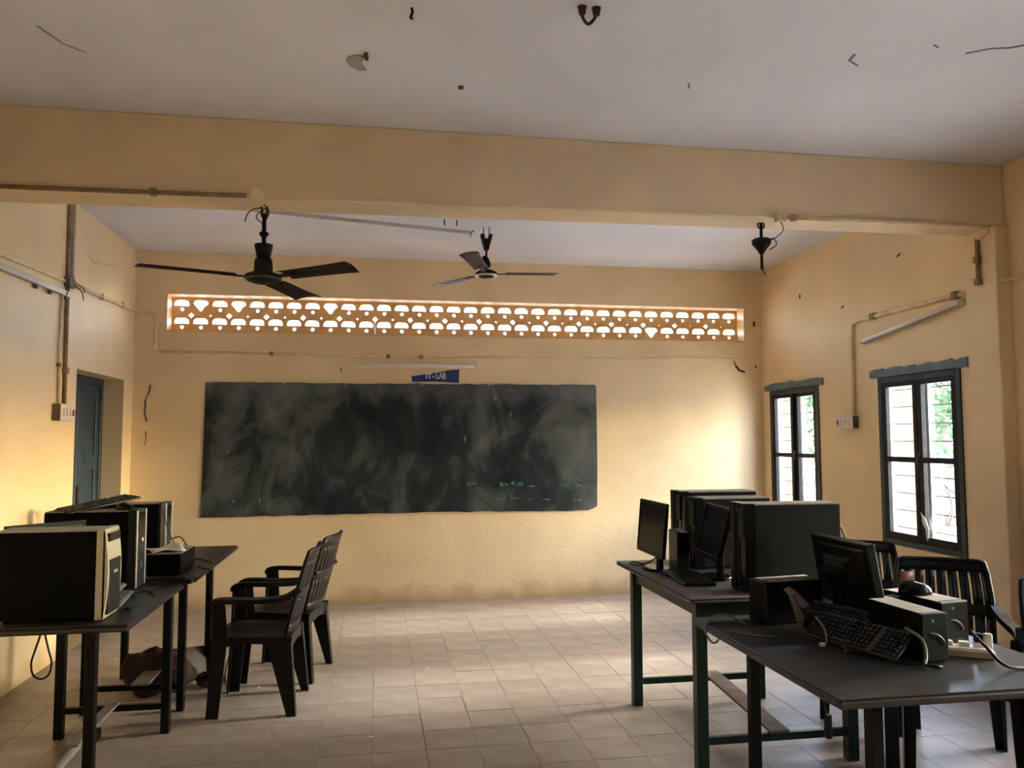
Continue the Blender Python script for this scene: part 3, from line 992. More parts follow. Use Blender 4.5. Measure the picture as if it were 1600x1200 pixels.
hk = thing('ceiling_hook', 'rusty U-shaped ceiling hook with two bolts, overhead', 'hook', (.845, 3.09, H))
G().tube(spline([(-.03, -.01, 0), (-.027, 0, -.035), (0, .01, -.06), (.027, 0, -.035), (.03, -.01, 0)], 5), .007, 8).build('hook_bow', M['hook'], hk)
for s in (-1, 1):
    G().lathe([(0, -.03), (.015, -.03), (.017, -.008), (.02, -.002), (.02, 0)], (s * .03, -.01, 0), n=10).build('bolt', M['hook'], hk)
hk2 = thing('ceiling_wire_stub', 'short black wire stub poking out of the ceiling', 'wire', (.125, 3.2, H))
G().tube(spline([(0, 0, 0), (.003, .003, -.018), (-.004, .006, -.035), (.004, .008, -.045)], 4), .006, 6).build('wire', M['cable'], hk2)
for k, dx in enumerate((0, .1)):
    tag(G().tube([(.52 + dx, 6.36, H), (.522 + dx, 6.36, H - .05)], .005, 6).build('ceiling_pin', M['hook']), ['thin iron pin in the far ceiling, farther from the grey fan', 'thin iron pin in the far ceiling, closer to the grey fan'][k], 'pin', 'iron pins in the far ceiling')

# ------------------------------------------------------------------ chairs
def make_chair(label):
    t = thing('plastic_armchair', label, 'chair', group='black plastic armchairs')
    C = M['chair']
    g = G()
    def seat(u, v):
        x = (u - .5) * 2 * (.215 - .02 * v)
        y = -.235 + .43 * v
        z = .440 - .018 * sin(pi * min(1, v * 1.1)) * cos((u - .5) * pi) - .012 * v
        if v < .08: z -= .02 * (1 - v / .08)
        return (x, y, z)
    g.sheet(seat, 10, 10, (0, 0, -.006))
    st = g.build('seat', M['chairseat'], t)
    # skirt under the seat: curved arches between the legs
    sk = G()
    for s in (-1, 1):
        prof = [(-.22, .445), (-.22, .37), (-.15, .385), (-.05, .40), (.08, .395), (.05, .375), (.20, .34), (.215, .43)]
        sk.poly([prof], 'x', s * .226, s * .214)
    sk.poly([[(-.22, .425), (-.22, .36), (-.15, .385), (0, .395), (.05, .385), (.22, .36), (.22, .425)]], 'y', -.238, -.228)
    sk.poly([[(-.2, .43), (-.2, .33), (-.13, .36), (0, .37), (.13, .36), (.2, .33), (.2, .43)]], 'y', .195, .205)
    sk.build('seat_skirt', C, t)
    for s in (-1, 1):
        # front leg: L-section, carries on up to the arm
        f = G()
        def quad(x, y0, y1, z, tx):
            return [(x - tx, y0, z), (x + tx, y0, z), (x + tx, y1, z), (x - tx, y1, z)]
        xa, xb = s * .245, s * .238
        f.hull8(quad(xa, -.245, -.178, 0, .006), quad(xb, -.222, -.138, .44, .006))
        f.hull8(quad(xb, -.222, -.138, .44, .006), quad(s * .248, -.222, -.152, .635, .006))
        xi0, xi1 = s * .205, s * .185
        lo = [(min(xa, xi0), -.245, 0), (max(xa, xi0), -.245, 0), (max(xa, xi0), -.234, 0), (min(xa, xi0), -.234, 0)]
        hi = [(min(xb, xi1), -.222, .44), (max(xb, xi1), -.222, .44), (max(xb, xi1), -.211, .44), (min(xb, xi1), -.211, .44)]
        f.hull8(lo, hi)
        xi2 = s * .205
        hi2 = [(min(s * .248, xi2), -.222, .635), (max(s * .248, xi2), -.222, .635), (max(s * .248, xi2), -.211, .635), (min(s * .248, xi2), -.211, .635)]
        f.hull8(hi, hi2)
        f.build('leg', C, t)
        r = G()
        r.hull8(quad(s * .245, .195, .245, 0, .006), quad(s * .222, .075, .205, .40, .006))
        xa, xi = s * .245, s * .205
        lo = [(min(xa, xi), .235, 0), (max(xa, xi), .235, 0), (max(xa, xi), .245, 0), (min(xa, xi), .245, 0)]
        xb, xi1 = s * .222, s * .165
        hi = [(min(xb, xi1), .195, .42), (max(xb, xi1), .195, .42), (max(xb, xi1), .207, .42), (min(xb, xi1), .207, .42)]
        r.hull8(lo, hi)
        r.build('leg', C, t)
        a = G()
        a.tube(spline([(s * .228, .255, .700), (s * .250, .17, .655), (s * .258, .02, .645), (s * .255, -.14, .648), (s * .247, -.215, .640), (s * .245, -.228, .61)], 5), 0, flat=(.054, .028))
        a.build('armrest', C, t, bevel=.003)
    # back: stiles, bands and slats
    def bw(z): return .205 + .02 * sin(pi * (z - .42) / .5)
    def by(u, z): return .195 + (z - .42) * .26 - .030 * (u * u) + .03 * max(0, (z - .8)) 
    def piece(g, u0, u1, z0, z1, nu=2, nz=6):
        def fn(a, b):
            u = u0 + (u1 - u0) * a
            z = z0 + (z1 - z0) * b
            return (u * bw(z), by(u, z), z)
        g.sheet(fn, nu, nz, (0, .010, 0))
    g = G()
    piece(g, -1, 1, .855, .905, 12, 2)
    piece(g, -1, 1, .645, .70, 12, 2)
    piece(g, -1, 1, .42, .50, 12, 2)
    for s in (-1, 1):
        piece(g, s * 1.0, s * .84, .50, .645)
        piece(g, s * 1.0, s * .84, .70, .855)
    # rolled rim round the top and sides
    rim = [(-bw(z), by(1, z) + .004, z) for z in (.45, .55, .65, .75, .85)] + [(-bw(.9) * .97, by(1, .9) + .008, .906)]
    rim += [(u * bw(.91), by(u, .91) + .008, .912) for u in (-.85, -.4, 0, .4, .85)] + [(-p[0], p[1], p[2]) for p in rim[::-1]]
    g.tube(rim, .011, 6)
    bk = g.build('backrest', C, t)
    n = 7
    for k in range(n):
        c = -.84 + 1.68 * (k + .5) / n
        hwid = .84 / n * .80
        for z0, z1 in ((.70, .855), (.50, .645)):
            g = G()
            piece(g, c - hwid, c + hwid, z0 - .002, z1 + .002, 1, 4)
            g.build('slat', C, bk)
    def stick(u0, u1, z0, z1, m, off):
        g = G()
        def fn(a, b):
            u = u0 + (u1 - u0) * a
            z = z0 + (z1 - z0) * b
            return (u * bw(z), by(u, z) - off, z)
        g.sheet(fn, 2, 2, (0, .001, 0))
        return g.build('sticker', m, bk)
    stick(-.92, -.62, .785, .845, M['sticker'], .0015)
    stick(-.95, -.62, .715, .785, M['stickergrey'], .0015)
    stick(-.86, -.72, .745, .765, M['signwhite'], .003)
    return t

c1 = make_chair('black plastic armchair nearer the camera of the pair at the dark table')
c1.location = (-.665, 5.01, 0)
c1.rotation_euler = (0, 0, radians(-90 - 4))
dup(c1, (-.58, 5.63, 0), radians(-90 - 12), 'black plastic armchair nearer the blackboard of the pair at the dark table')
# chairs on the far side of the window-side tables, turned towards the room
fdir = radians(-27)
dup(c1, (2.77, 3.56, 0), radians(-30), 'black plastic armchair with slotted back and orange sticker, behind the two power boxes')
dup(c1, (2.77, 4.29, 0), radians(-29), 'black plastic armchair half hidden behind the monitor back, below the window')
dup(c1, (2.98, 2.88, 0), radians(-15), 'black plastic armchair cut by the picture edge at the table end')

# ------------------------------------------------------------------ tables
def table(name, label, x0, x1, y0, y1, z, topm, legm, legs, edge=None, th=.03, leg=.045, apron=None, str_z=.14, plank=None, plankm=None, stretch=.03, ends=(0, 1)):
    cx, cy = (x0 + x1) / 2, (y0 + y1) / 2
    t = thing(name, label, 'table', (cx, cy, 0))
    a, b = (x1 - x0) / 2, (y1 - y0) / 2
    G().bb(-a + .002, a - .002, -b + .002, b - .002, z - .006, z).build('tabletop', topm, t, bevel=.002)
    G().bb(-a, a, -b, b, z - th, z - .006).build('top_edging', edge or topm, t, bevel=.009)
    P = [(x - cx, y - cy) for x, y in legs]
    for x, y in P:
        G().bb(x - leg / 2, x + leg / 2, y - leg / 2, y + leg / 2, 0, z - th).build('leg', legm, t, bevel=.003)
    if apron:
        h = apron
        for (xa, ya), (xb, yb) in ((P[0], P[1]), (P[2], P[3]), (P[0], P[2]), (P[1], P[3])):
            d = .012
            if abs(xa - xb) > abs(ya - yb):
                G().bb(xa + leg / 2, xb - leg / 2, ya - d, ya + d, z - th - h, z - th).build('apron', legm, t)
            else:
                G().bb(xa - d, xa + d, ya + leg / 2, yb - leg / 2, z - th - h, z - th).build('apron', legm, t)
    for (xa, ya), (xb, yb) in [((P[0], P[1]), (P[2], P[3]))[q] for q in ends]:
        G().hull8([(xa, ya - .012, str_z - stretch / 2), (xb, yb - .012, str_z - stretch / 2), (xb, yb + .012, str_z - stretch / 2), (xa, ya + .012, str_z - stretch / 2)],
                  [(xa, ya - .012, str_z + stretch / 2), (xb, yb - .012, str_z + stretch / 2), (xb, yb + .012, str_z + stretch / 2), (xa, ya + .012, str_z + stretch / 2)]).build('stretcher', legm, t)
    if plank:
        (xa, ya), (xb, yb), w, d = plank
        xa, ya, xb, yb = xa - cx, ya - cy, xb - cx, yb - cy
        zt = str_z + stretch / 2
        G().hull8([(xa - w / 2, ya, zt), (xa + w / 2, ya, zt), (xb + w / 2, yb, zt), (xb - w / 2, yb, zt)],
                  [(xa - w / 2, ya, zt + d), (xa + w / 2, ya, zt + d), (xb + w / 2, yb, zt + d), (xb - w / 2, yb, zt + d)]).build('footrest_plank', plankm or M['plank'], t, bevel=.003)
    return t

ZL1, ZL2, ZG, ZR = .76, .785, .81, .73
table('computer_table', 'dark table under the cream fronted computer, nearest the camera', -1.76, -1.047, 3.73, 4.745, ZL1, M['tabletop'], M['blackleg'],
      [(-1.72, 3.87), (-1.235, 3.87), (-1.62, 4.61), (-1.095, 4.61)], M['tableedge'], .035, .044, plank=((-1.36, 4.02), (-1.36, 4.64), .06, .012), plankm=M['plankgrey'], ends=(1,))
table('computer_table', 'dark brown topped table carrying the papers, next to the two armchairs', -1.88, -.985, 4.757, 6.12, ZL2, M['brownlam'], M['blackleg'],
      [(-1.62, 4.98), (-1.10, 4.96), (-1.615, 5.68), (-1.09, 5.66)], M['tableedge'], .03, .042, plank=((-1.32, 4.94), (-1.32, 5.71), .10, .012), plankm=M['plankgrey'])
table('green_table', 'green legged table with a dusty top under two monitors', 1.437, 2.36, 3.565, 4.75, ZG, M['greytop'], M['green'],
      [(1.512, 3.655), (2.275, 3.655), (1.512, 4.60), (2.275, 4.60)], M['greytop'], .026, .055, apron=.075, plank=((1.97, 4.62), (1.90, 3.64), .10, .014), plankm=M['plank'], str_z=.135, stretch=.035)
table('computer_table', 'low black table crowded with cables and power boxes by the window wall', 1.44, 2.44, 2.37, 3.555, ZR, M['tabletop'], M['blackleg'],
      [(1.64, 2.50), (2.32, 2.50), (1.655, 3.40), (2.32, 3.40)], M['tableedge'], .036, .045, str_z=.12, ends=())

# ------------------------------------------------------------------ computers
def tower(label, loc, rz, L, Wd, Hh, style):
    """origin at base centre; front faces -Y"""
    t = thing('computer_tower', label, 'computer', loc, rz, 'desktop computer towers')
    f = {'cream': .05, 'silver': .045, 'grey': .045, 'black': .05}[style]
    y0 = -L / 2
    G().bb(-Wd / 2, Wd / 2, y0 + f, L / 2, .012, Hh - .006).build('case', M['case'] if style != 'black' else M['casegrey'], t, bevel=.004)
    G().bb(-Wd / 2 + .004, Wd / 2 - .004, y0 + f + .004, L / 2 - .004, Hh - .006, Hh).build('lid', M['lidcream'] if style == 'cream' else M['dust'], t)
    for sx in (-1, 1):
        for sy in (-1, 1):
            G().lathe([(.014, 0), (.014, .013)], (sx * (Wd / 2 - .025), sy * (L / 2 - .06), 0), n=10).build('foot', M['case'], t)
    fm = {'cream': M['cream'], 'silver': M['bay'], 'grey': M['bay'], 'black': M['gloss']}[style]
    # front bezel, slightly bowed
    g = G()
    n = 8
    for i in range(n):
        za, zb = .006 + (Hh - .004) * i / n, .006 + (Hh - .004) * (i + 1) / n
        def yy(z):
            u = 2 * (z / Hh) - 1
            return y0 + (.018 * u * u if style == 'cream' else 0)
        g.hull8([(-Wd / 2, yy(za), za), (Wd / 2, yy(za), za), (Wd / 2, y0 + f, za), (-Wd / 2, y0 + f, za)],
                [(-Wd / 2, yy(zb), zb), (Wd / 2, yy(zb), zb), (Wd / 2, y0 + f, zb), (-Wd / 2, y0 + f, zb)])
    fp = g.build('front_bezel', fm, t)
    if style == 'cream':
        G().bb(-Wd * .38, Wd * .38, y0 + .001, y0 + .03, Hh * .86, Hh * .955).build('drive_bay', M['gloss'], fp, bevel=.003)
        G().bb(-Wd * .40, Wd * .40, y0 - .003, y0 + .02, Hh * .06, Hh * .66).build('grille_panel', M['bay'], fp, bevel=.004)
        G().bb(-Wd * .12, Wd * .12, y0 - .005, y0 - .002, Hh * .50, Hh * .53).build('badge', M['silver'], fp)
        for s in (-1, 1):
            G().bb(s * Wd * .5, s * Wd * .46, y0 + .014, y0 + .022, Hh * .02, Hh * .99).build('trim_strip', M['cream'], fp)
    elif style == 'silver':
        for s in (-1, 1):
            G().bb(s * (Wd / 2 + .002), s * (Wd / 2 - .009), y0 - .003, y0 + .006, .008, Hh).build('trim_strip', M['silver'], fp, bevel=.002)
        G().bb(-Wd * .40, Wd * .40, y0 - .003, y0 + .01, Hh * .70, Hh * .97).build('drive_bay', M['gloss'], fp, bevel=.003)
        G().bb(-Wd * .40, Wd * .40, y0 - .002, y0 + .01, Hh * .04, Hh * .68).build('grille_panel', M['bay'], fp, bevel=.003)
        G().tube([(.012, y0 - .006, Hh * .61), (.012, y0 + .002, Hh * .61)], .011, 12).build('power_button', M['white'], fp)
        G().bb(-.004, .008, y0 - .0035, y0, Hh * .25, Hh * .33).build('badge', M['bluemark'], fp)
    elif style == 'grey':
        for s in (-1, 1):
            G().bb(s * (Wd / 2 + .002), s * (Wd / 2 - .025), y0 - .004, y0 + .03, .008, Hh).build('trim_strip', M['kbgrey'], fp, bevel=.003)
        G().bb(-Wd * .32, Wd * .32, y0 - .003, y0 + .01, Hh * .55, Hh * .95).build('drive_bay', M['gloss'], fp, bevel=.003)
        G().bb(-Wd * .32, Wd * .32, y0 - .003, y0 + .01, Hh * .05, Hh * .50).build('grille_panel', M['bay'], fp, bevel=.003)
    else:
        for q in (-.30, -.24, .10):
            G().bb(Wd * q, Wd * q + .006, y0 - .005, y0 + .004, .01, Hh * .99).build('trim_strip', M['trimgrey'], fp)
        G().bb(Wd * .12, Wd * .46, y0 - .004, y0 + .01, Hh * .60, Hh * .95).build('drive_bay', M['bay'], fp, bevel=.003)
        G().bb(-Wd * .2, Wd * .08, y0 - .004, y0 + .01, Hh * .10, Hh * .90).build('grille_panel', M['case'], fp, bevel=.003)
        G().tube([(-Wd * .4, y0 - .006, Hh * .62), (-Wd * .4, y0 + .002, Hh * .62)], .009, 10).build('power_button', M['stickergrey'], fp)
    # rear plate and fan
    G().bb(-Wd / 2 + .015, Wd / 2 - .015, L / 2 - .001, L / 2 + .003, .03, Hh - .03).build('rear_plate', M['silver'], t)
    return t

E90, Em90 = radians(90), radians(-90)
# front facing +x on the plain wall side (rotate -Y to +X), -x on the window side
tower('computer tower with a cream front, nearest the camera on the dark table', (-1.395, 3.90, ZL1), E90, .47, .19, .395, 'cream')
tower('computer tower with silver edged black front and a mouse on top', (-1.482, 4.645, ZL1), E90, .46, .165, .415, 'silver')
tower('computer tower with a grey front behind the papers, nearest the blackboard', (-1.617, 5.76, ZL2), E90, .47, .18, .345, 'grey')
tower('large black computer tower on the green table edge', (1.985, 3.70, ZG), Em90, .50, .16, .425, 'black')
tower('black computer tower with ribbed front behind the tilted monitor', (2.01, 4.435, ZG), Em90, .46, .19, .40, 'black')
tower('black computer tower pushed close behind the ribbed one by the window', (2.02, 4.635, ZG), Em90, .48, .17, .425, 'black')

def monitor(label, loc, rz, w, h, lift, tilt=0.0, dep=.03, stand=True, back=0.0, neck_dz=0):
    """screen faces -Y"""
    t = thing('monitor', label, 'monitor', loc, rz, 'flat monitors')
    X = Matrix.Translation((0, 0, lift)) @ Matrix.Rotation(-tilt, 4, 'X')
    b = .017
    g = G()
    g.bb(-w / 2, w / 2, -dep / 2, dep / 2, 0, b * 1.5).bb(-w / 2, w / 2, -dep / 2, dep / 2, h - b, h).bb(-w / 2, -w / 2 + b, -dep / 2, dep / 2, b * 1.5, h - b).bb(w / 2 - b, w / 2, -dep / 2, dep / 2, b * 1.5, h - b)
    bz = g.xf(X).build('screen_bezel', M['bezel'], t, bevel=.003)
    G().bb(-w / 2 + b, w / 2 - b, -dep / 2 + .004, 0, b * 1.5, h - b).xf(X).build('screen', M['screen'], t)
    g = G()
    y1 = dep / 2
    g.hull8([(-w / 2 + .01, 0, .012), (w / 2 - .01, 0, .012), (w / 2 - .01, 0, h - .01), (-w / 2 + .01, 0, h - .01)],
            [(-w / 2 + .03, y1 + .008, .035), (w / 2 - .03, y1 + .008, .035), (w / 2 - .03, y1 + .008, h - .03), (-w / 2 + .03, y1 + .008, h - .03)])
    g.hull8([(-w * .26, y1 + .007, h * .2), (w * .26, y1 + .007, h * .2), (w * .26, y1 + .007, h * .78), (-w * .26, y1 + .007, h * .78)],
            [(-w * .2, y1 + .03, h * .26), (w * .2, y1 + .03, h * .26), (w * .2, y1 + .03, h * .72), (-w * .2, y1 + .03, h * .72)])
    g.xf(X).build('back_shell', M['bezel'], t, bevel=.003)
    G().bb(-w * .16, w * .16, y1 + .03, y1 + .034, h * .64, h * .69).xf(X).build('vent_slot', M['trimgrey'], t)
    G().bb(-w * .46, -w * .43, -dep / 2 - .001, -dep / 2 + .002, .006, .018).xf(X).build('sticker', M['paperyellow'], t)
    if stand:
        yb = dep / 2 + .035
        p = X @ Vector((0, yb, h * .3))
        G().hull8([(-.03, p.y - .012, .012), (.03, p.y - .012, .012), (.03, p.y + .014, .012), (-.03, p.y + .014, .012)],
                  [(-.026, p.y - .012, p.z), (.026, p.y - .012, p.z), (.026, p.y + .012, p.z), (-.026, p.y + .012, p.z)]).build('neck', M['bezel'], t, bevel=.003)
        base = [(.105 * cos(a) * 1.0, .075 * sin(a) + p.y - .02) for a in [2 * pi * i / 20 for i in range(20)]]
        G().poly([base], 'z', 0, .014).build('base', M['gloss'], t, bevel=.003)
    return t

# on the green table: both screens face the middle of the room (-x)
monitor('slim upright monitor on the far corner of the green table', (1.535, 4.40, ZG), radians(-90), .43, .30, .085, radians(5), dep=.022)
monitor('monitor leaning back against the ribbed tower on the green table', (1.740, 4.085, ZG), radians(-97), .41, .285, .105, radians(15), dep=.028)
monitor('monitor seen from behind on the low black table', (2.060, 3.26, ZR), radians(91), .42, .30, .085, radians(10), dep=.04)

def ups(label, loc, rz, L, Wd, Hh, front='plain', name='power_backup_box'):
    t = thing(name, label, 'power unit', loc, rz, 'power backup boxes')
    G().bb(-Wd / 2, Wd / 2, -L / 2 + .02, L / 2, 0.004, Hh).build('body', M['case'], t, bevel=.004)
    G().bb(-Wd / 2 - .001, Wd / 2 + .001, -L / 2, -L / 2 + .02, .004, Hh + .001).build('front_panel', M['bezel'], t, bevel=.005)
    G().bb(-Wd / 2 + .006, Wd / 2 - .006, -L / 2 + .024, L / 2 - .006, Hh, Hh + .002).build('dusty_lid', M['dust'], t)
    G().bb(-Wd / 2 + .01, Wd / 2 - .01, -L / 2 + .02, L / 2 - .02, 0, .005).build('foot', M['case'], t)
    if front == 'led':
        G().tube([(-.012, -L / 2 - .002, Hh * .86), (-.012, -L / 2 + .001, Hh * .86)], .006, 10).build('indicator', M['greenled'], t)
        G().tube(spline([(-.03, -L / 2 - .004, Hh * .62), (.0, -L / 2 - .012, Hh * .58), (.03, -L / 2 - .008, Hh * .44), (.032, -L / 2 - .004, Hh * .36)], 4), .003, 5).build('wire', M['cablegrey'], t)
    return t
ups('black power backup box under the papers on the dark table', (-1.190, 5.02, ZL2), radians(90 - 180), .20, .36, .118)
ups('black power backup box with dusty lid in front of the big tower', (1.83, 3.42, ZR), radians(-82), .30, .13, .185)
ups('black power backup box with a green light, closest to the table edge', (2.015, 2.84, ZR), radians(4), .30, .115, .175, 'led')
ups('second black power backup box with a green light, behind the first', (2.225, 3.02, ZR), radians(10), .30, .14, .175, 'led')
ups('small black power backup box between the two monitors on the green table', (1.70, 4.385, ZG), radians(-97), .07, .20, .215)
sp = thing('small_speaker', 'small black wedge speaker beside the dusty power box', 'speaker', (2.085, 3.055, ZR), radians(10))
G().hull8([(-.07, -.06, 0), (.07, -.06, 0), (.07, .04, 0), (-.07, .04, 0)], [(-.06, -.03, .15), (.06, -.03, .17), (.06, .035, .17), (-.06, .035, .15)]).build('cabinet', M['bezel'], sp, bevel=.006)
G().lathe([(.0, 0), (.04, 0), (.042, .004), (.03, .006), (0, .004)], n=16).xf(Matrix.Translation((0, -.052, .07)) @ Matrix.Rotation(radians(80), 4, 'X')).build('cone', M['gloss'], sp)
G().bb(-.05, .03, -.02, .03, .157, .163).build('dusty_lid', M['dust'], sp)

def keyboard(label, loc, rot, L=.44, Wd=.15, body=M['keybody'], keys=M['key'], th=.02):
    t = thing('keyboard', label, 'keyboard', loc, 0, 'keyboards')
    t.rotation_euler = rot
    G().hull8([(-L / 2, -Wd / 2, 0), (L / 2, -Wd / 2, 0), (L / 2, Wd / 2, 0), (-L / 2, Wd / 2, 0)],
              [(-L / 2, -Wd / 2, th * .7), (L / 2, -Wd / 2, th * .7), (L / 2, Wd / 2, th), (-L / 2, Wd / 2, th)]).build('body', body, t, bevel=.004)
    g = G()
    for r in range(6):
        y = -Wd / 2 + .018 + r * (Wd - .036) / 5
        n = 20
        for k in range(n):
            if r == 0 and 5 < k < 11: continue
            if k in (14,) : continue
            x = -L / 2 + .016 + k * (L - .032) / (n - 1)
            z = th * .7 + .3 * th * (r / 5)
            g.taper((x, y, z), (.0165, .0165), (x, y, z + .006), (.0125, .0125))
        if r == 0:
            x = -L / 2 + .016 + 8 * (L - .032) / (n - 1)
            g.taper((x, y, th * .7), (.10, .0165), (x, y, th * .7 + .006), (.095, .0125))
    tag(g.build('keys', keys, t), kind='stuff')
    return t
keyboard('black keyboard lying in front of the leaning monitor', (1.625, 4.07, ZG), (0, 0, radians(-95)), .43, .165)
keyboard('grey keyboard lying on the dark table between the two towers', (-1.275, 4.24, ZL1), (0, 0, radians(97)), .44, .14, M['kbgrey'], M['kbkey'])
keyboard('grey keyboard resting partly on the other grey keyboard', (-1.325, 4.27, ZL1 + .027), (radians(0), radians(-2), radians(94)), .43, .13, M['kbgrey'], M['kbkey'])
monitor('monitor mostly hidden behind the cream fronted tower, only its top edge showing', (-1.575, 4.25, ZL1), radians(47), .38, .28, .108, radians(3), dep=.022)
keyboard('black keyboard lying across the silver edged computer tower', (-1.50, 4.74, ZL1 + .430), (radians(0), radians(-7), radians(52)), .42, .14)
keyboard('black keyboard propped at a slant among the cables on the low black table', (1.865, 2.93, ZR + .043), (radians(34), 0, radians(-74)), .44, .14)
keyboard('black keyboard behind the slanted one, in front of the monitor back', (1.905, 3.085, ZR + .056), (radians(48), 0, radians(-70)), .36, .14)

def mouse(label, loc, rz):
    t = thing('mouse', label, 'mouse', loc, rz)
    g = G()
    n, m = 12, 6
    vs, fs = [], []
    for j in range(m + 1):
        a = (pi / 2) * j / m
        for k in range(n):
            th = 2 * pi * k / n
            vs.append((.031 * cos(a) ** .6 * cos(th), .055 * cos(a) ** .6 * sin(th), .034 * sin(a) * (1 + .12 * sin(th))))
    for j in range(m):
        for k in range(n):
            fs.append((j * n + k, j * n + (k + 1) % n, (j + 1) * n + (k + 1) % n, (j + 1) * n + k))
    fs.append(tuple(range(n))[::-1])
    g.add(vs, fs, True)
    g.build('shell', M['gloss'], t)
    G().bb(-.003, .003, .018, .036, .024, .034).build('wheel', M['stickergrey'], t, bevel=.001)
    return t
mouse('black computer mouse on top of the silver edged tower', (-1.335, 4.63, ZL1 + .416), radians(70))
mouse('small black mouse on the dark table edge', (-1.135, 4.03, ZL1), radians(30)).scale = (.5, .5, .35)

# papers on the power box
pp = ZL2 + .122
def sheetpaper(name, label, cat, x, y, z, w, d, rz, m, curl, group=None):
    g = G()
    g.sheet(lambda u, v: ((u - .5) * w, (v - .5) * d, curl * (sin(u * 5 + v * 3) * .5 + .5) * (u + .2)), 8, 8, (0, 0, -.002))
    o = g.build(name, m)
    o.location = (x, y, z)
    o.rotation_euler = (0, 0, rz)
    return tag(o, label, cat, group)
sheetpaper('paper_sheet', 'crumpled white paper on the power box between the towers', 'paper', -1.21, 4.99, pp + .003, .18, .22, radians(25), M['paper'], .03)
sheetpaper('paper_sheet', 'yellow leaflet lying beside the crumpled white paper', 'paper', -1.20, 5.135, pp + .002, .10, .075, radians(-20), M['paperyellow'], .022)
sheetpaper('paper_strip', 'narrow green paper strip on the power box', 'paper', -1.125, 5.09, pp + .001, .03, .09, radians(-15), M['greenled'], .004)

# folded brown card
cd = thing('folded_card', 'folded brown card standing among the cables beside the dusty power box', 'card', (1.785, 3.235, ZR), radians(35))
G().box((0, 0, .075), (.055, .004, .15), (radians(-20), 0, 0)).build('flap', M['card'], cd)
G().box((.07, .04, .125), (.09, .004, .11), (radians(-48), 0, radians(8))).build('flap', M['dust'], cd)

mouse('large black mouse lying on the rear power box with the green light', (2.195, 3.03, ZR + .178), radians(75)).scale = (1.25, 1.25, 1.5)
# socket board
eb = thing('extension_socket', 'ivory extension socket board with plugs at the table corner', 'socket', (2.20, 2.765, ZR), radians(-30))
G().box((0, 0, .014), (.19, .09, .028)).build('board', M['ivory'], eb, bevel=.003)
G().box((0, -.004, .03), (.17, .07, .006)).build('cover_plate', M['white'], eb)
for q in (-.055, 0, .05):
    G().box((q, .005, .04), (.035, .035, .02)).build('socket', M['white'], eb, bevel=.003)
G().box((.05, .01, .065), (.03, .028, .035)).build('plug', M['gloss'], eb, bevel=.004)
G().box((.085, .03, .05), (.03, .02, .06)).build('plug', M['white'], eb, bevel=.004)

# cables
def cable(label, pts, m=M['cable'], r=.0045, plug=None, name='cable'):
    o = Vector(pts[0])
    t = thing(name, label, 'cable', o)
    G().tube(spline([Vector(p) - o for p in pts], 6), r, 6).build('cord', m, t)
    if plug:
        p = Vector(pts[-1 if plug[0] else 0]) - o
        G().box(p, plug[1]).build('plug', plug[2], t, bevel=.002)
    return t
zr = ZR + .005
cable('black cable crossing the table corner in front of the ivory socket', [(2.14, 2.66, ZR + .12), (2.17, 2.62, ZR + .07), (2.19, 2.56, ZR + .02), (2.27, 2.56, zr), (2.40, 2.60, zr), (2.43, 2.63, zr)], r=.006)
cable('grey cable hooked over the low table edge near the green table', [(1.60, 3.35, zr), (1.56, 3.42, ZR + .03), (1.495, 3.45, ZR + .025), (1.43, 3.40, ZR - .01), (1.425, 3.33, ZR - .05), (1.432, 3.28, ZR - .045), (1.47, 3.26, zr), (1.56, 3.16, zr), (1.62, 3.13, zr)], M['cablegrey'])
cable('pale grey cable bowing in front of the slanted keyboards', [(1.93, 2.73, ZR + .12), (1.96, 2.68, ZR + .09), (1.955, 2.65, ZR + .04), (1.92, 2.62, zr)], M['cablegrey'], .006)
cable('short cable with a white plug on the black table', [(1.80, 3.12, ZR + .08), (1.80, 3.06, ZR + .05), (1.785, 3.02, ZR + .03), (1.765, 2.985, zr + .004), (1.735, 2.965, zr + .004)], M['cablegrey'], .004, (True, (.022, .016, .014), M['white']))
cable('tangled black cable beneath the slanted keyboards', [(1.72, 3.10, zr), (1.80, 2.95, zr), (1.78, 2.86, zr + .01), (1.86, 2.80, zr), (1.93, 2.70, zr), (1.99, 2.63, zr), (1.95, 2.60, zr + .01), (1.86, 2.72, zr)], r=.005)
cable('black cable drooping behind the large tower towards the window', [(2.215, 3.70, ZG + .30), (2.28, 3.72, ZG + .31), (2.33, 3.74, ZG + .24), (2.345, 3.75, ZG + .12), (2.33, 3.76, ZG + .0065)], r=.005)
cable('thin black cable at the far corner of the green table', [(1.60, 4.40, ZG + .09), (1.55, 4.44, ZG + .04), (1.50, 4.52, ZG + .006), (1.48, 4.60, ZG + .006), (1.52, 4.66, ZG + .006), (1.58, 4.40, ZG + .006), (1.55, 4.30, ZG + .006), (1.54, 4.15, ZG + .006)], r=.004)
cable('black cable with a thick adapter hanging under the low table', [(1.87, 3.30, ZR - .04), (1.90, 3.28, ZR - .25), (1.915, 3.27, ZR - .34), (1.93, 3.27, ZR - .42)], r=.006, plug=(True, (.025, .025, .10), M['cable']))
dot = tag(G().lathe([(0, 0), (.012, 0), (.012, .010), (0, .012)], (0, 0, 0), n=12).build('led_dot', M['orangedot']), 'tiny orange LED light dot on the black table', 'plug')  # small orange LED, its light given only by the colour
dot.location = (1.79, 2.88, ZR)
zl = ZL1 + .005
cable('black wire looping on the dark table before the grey keyboards', [(-1.19, 4.02, zl), (-1.15, 4.16, zl), (-1.19, 4.34, zl), (-1.23, 4.42, zl), (-1.20, 4.50, zl), (-1.13, 4.42, zl), (-1.11, 4.36, zl)], r=.004)
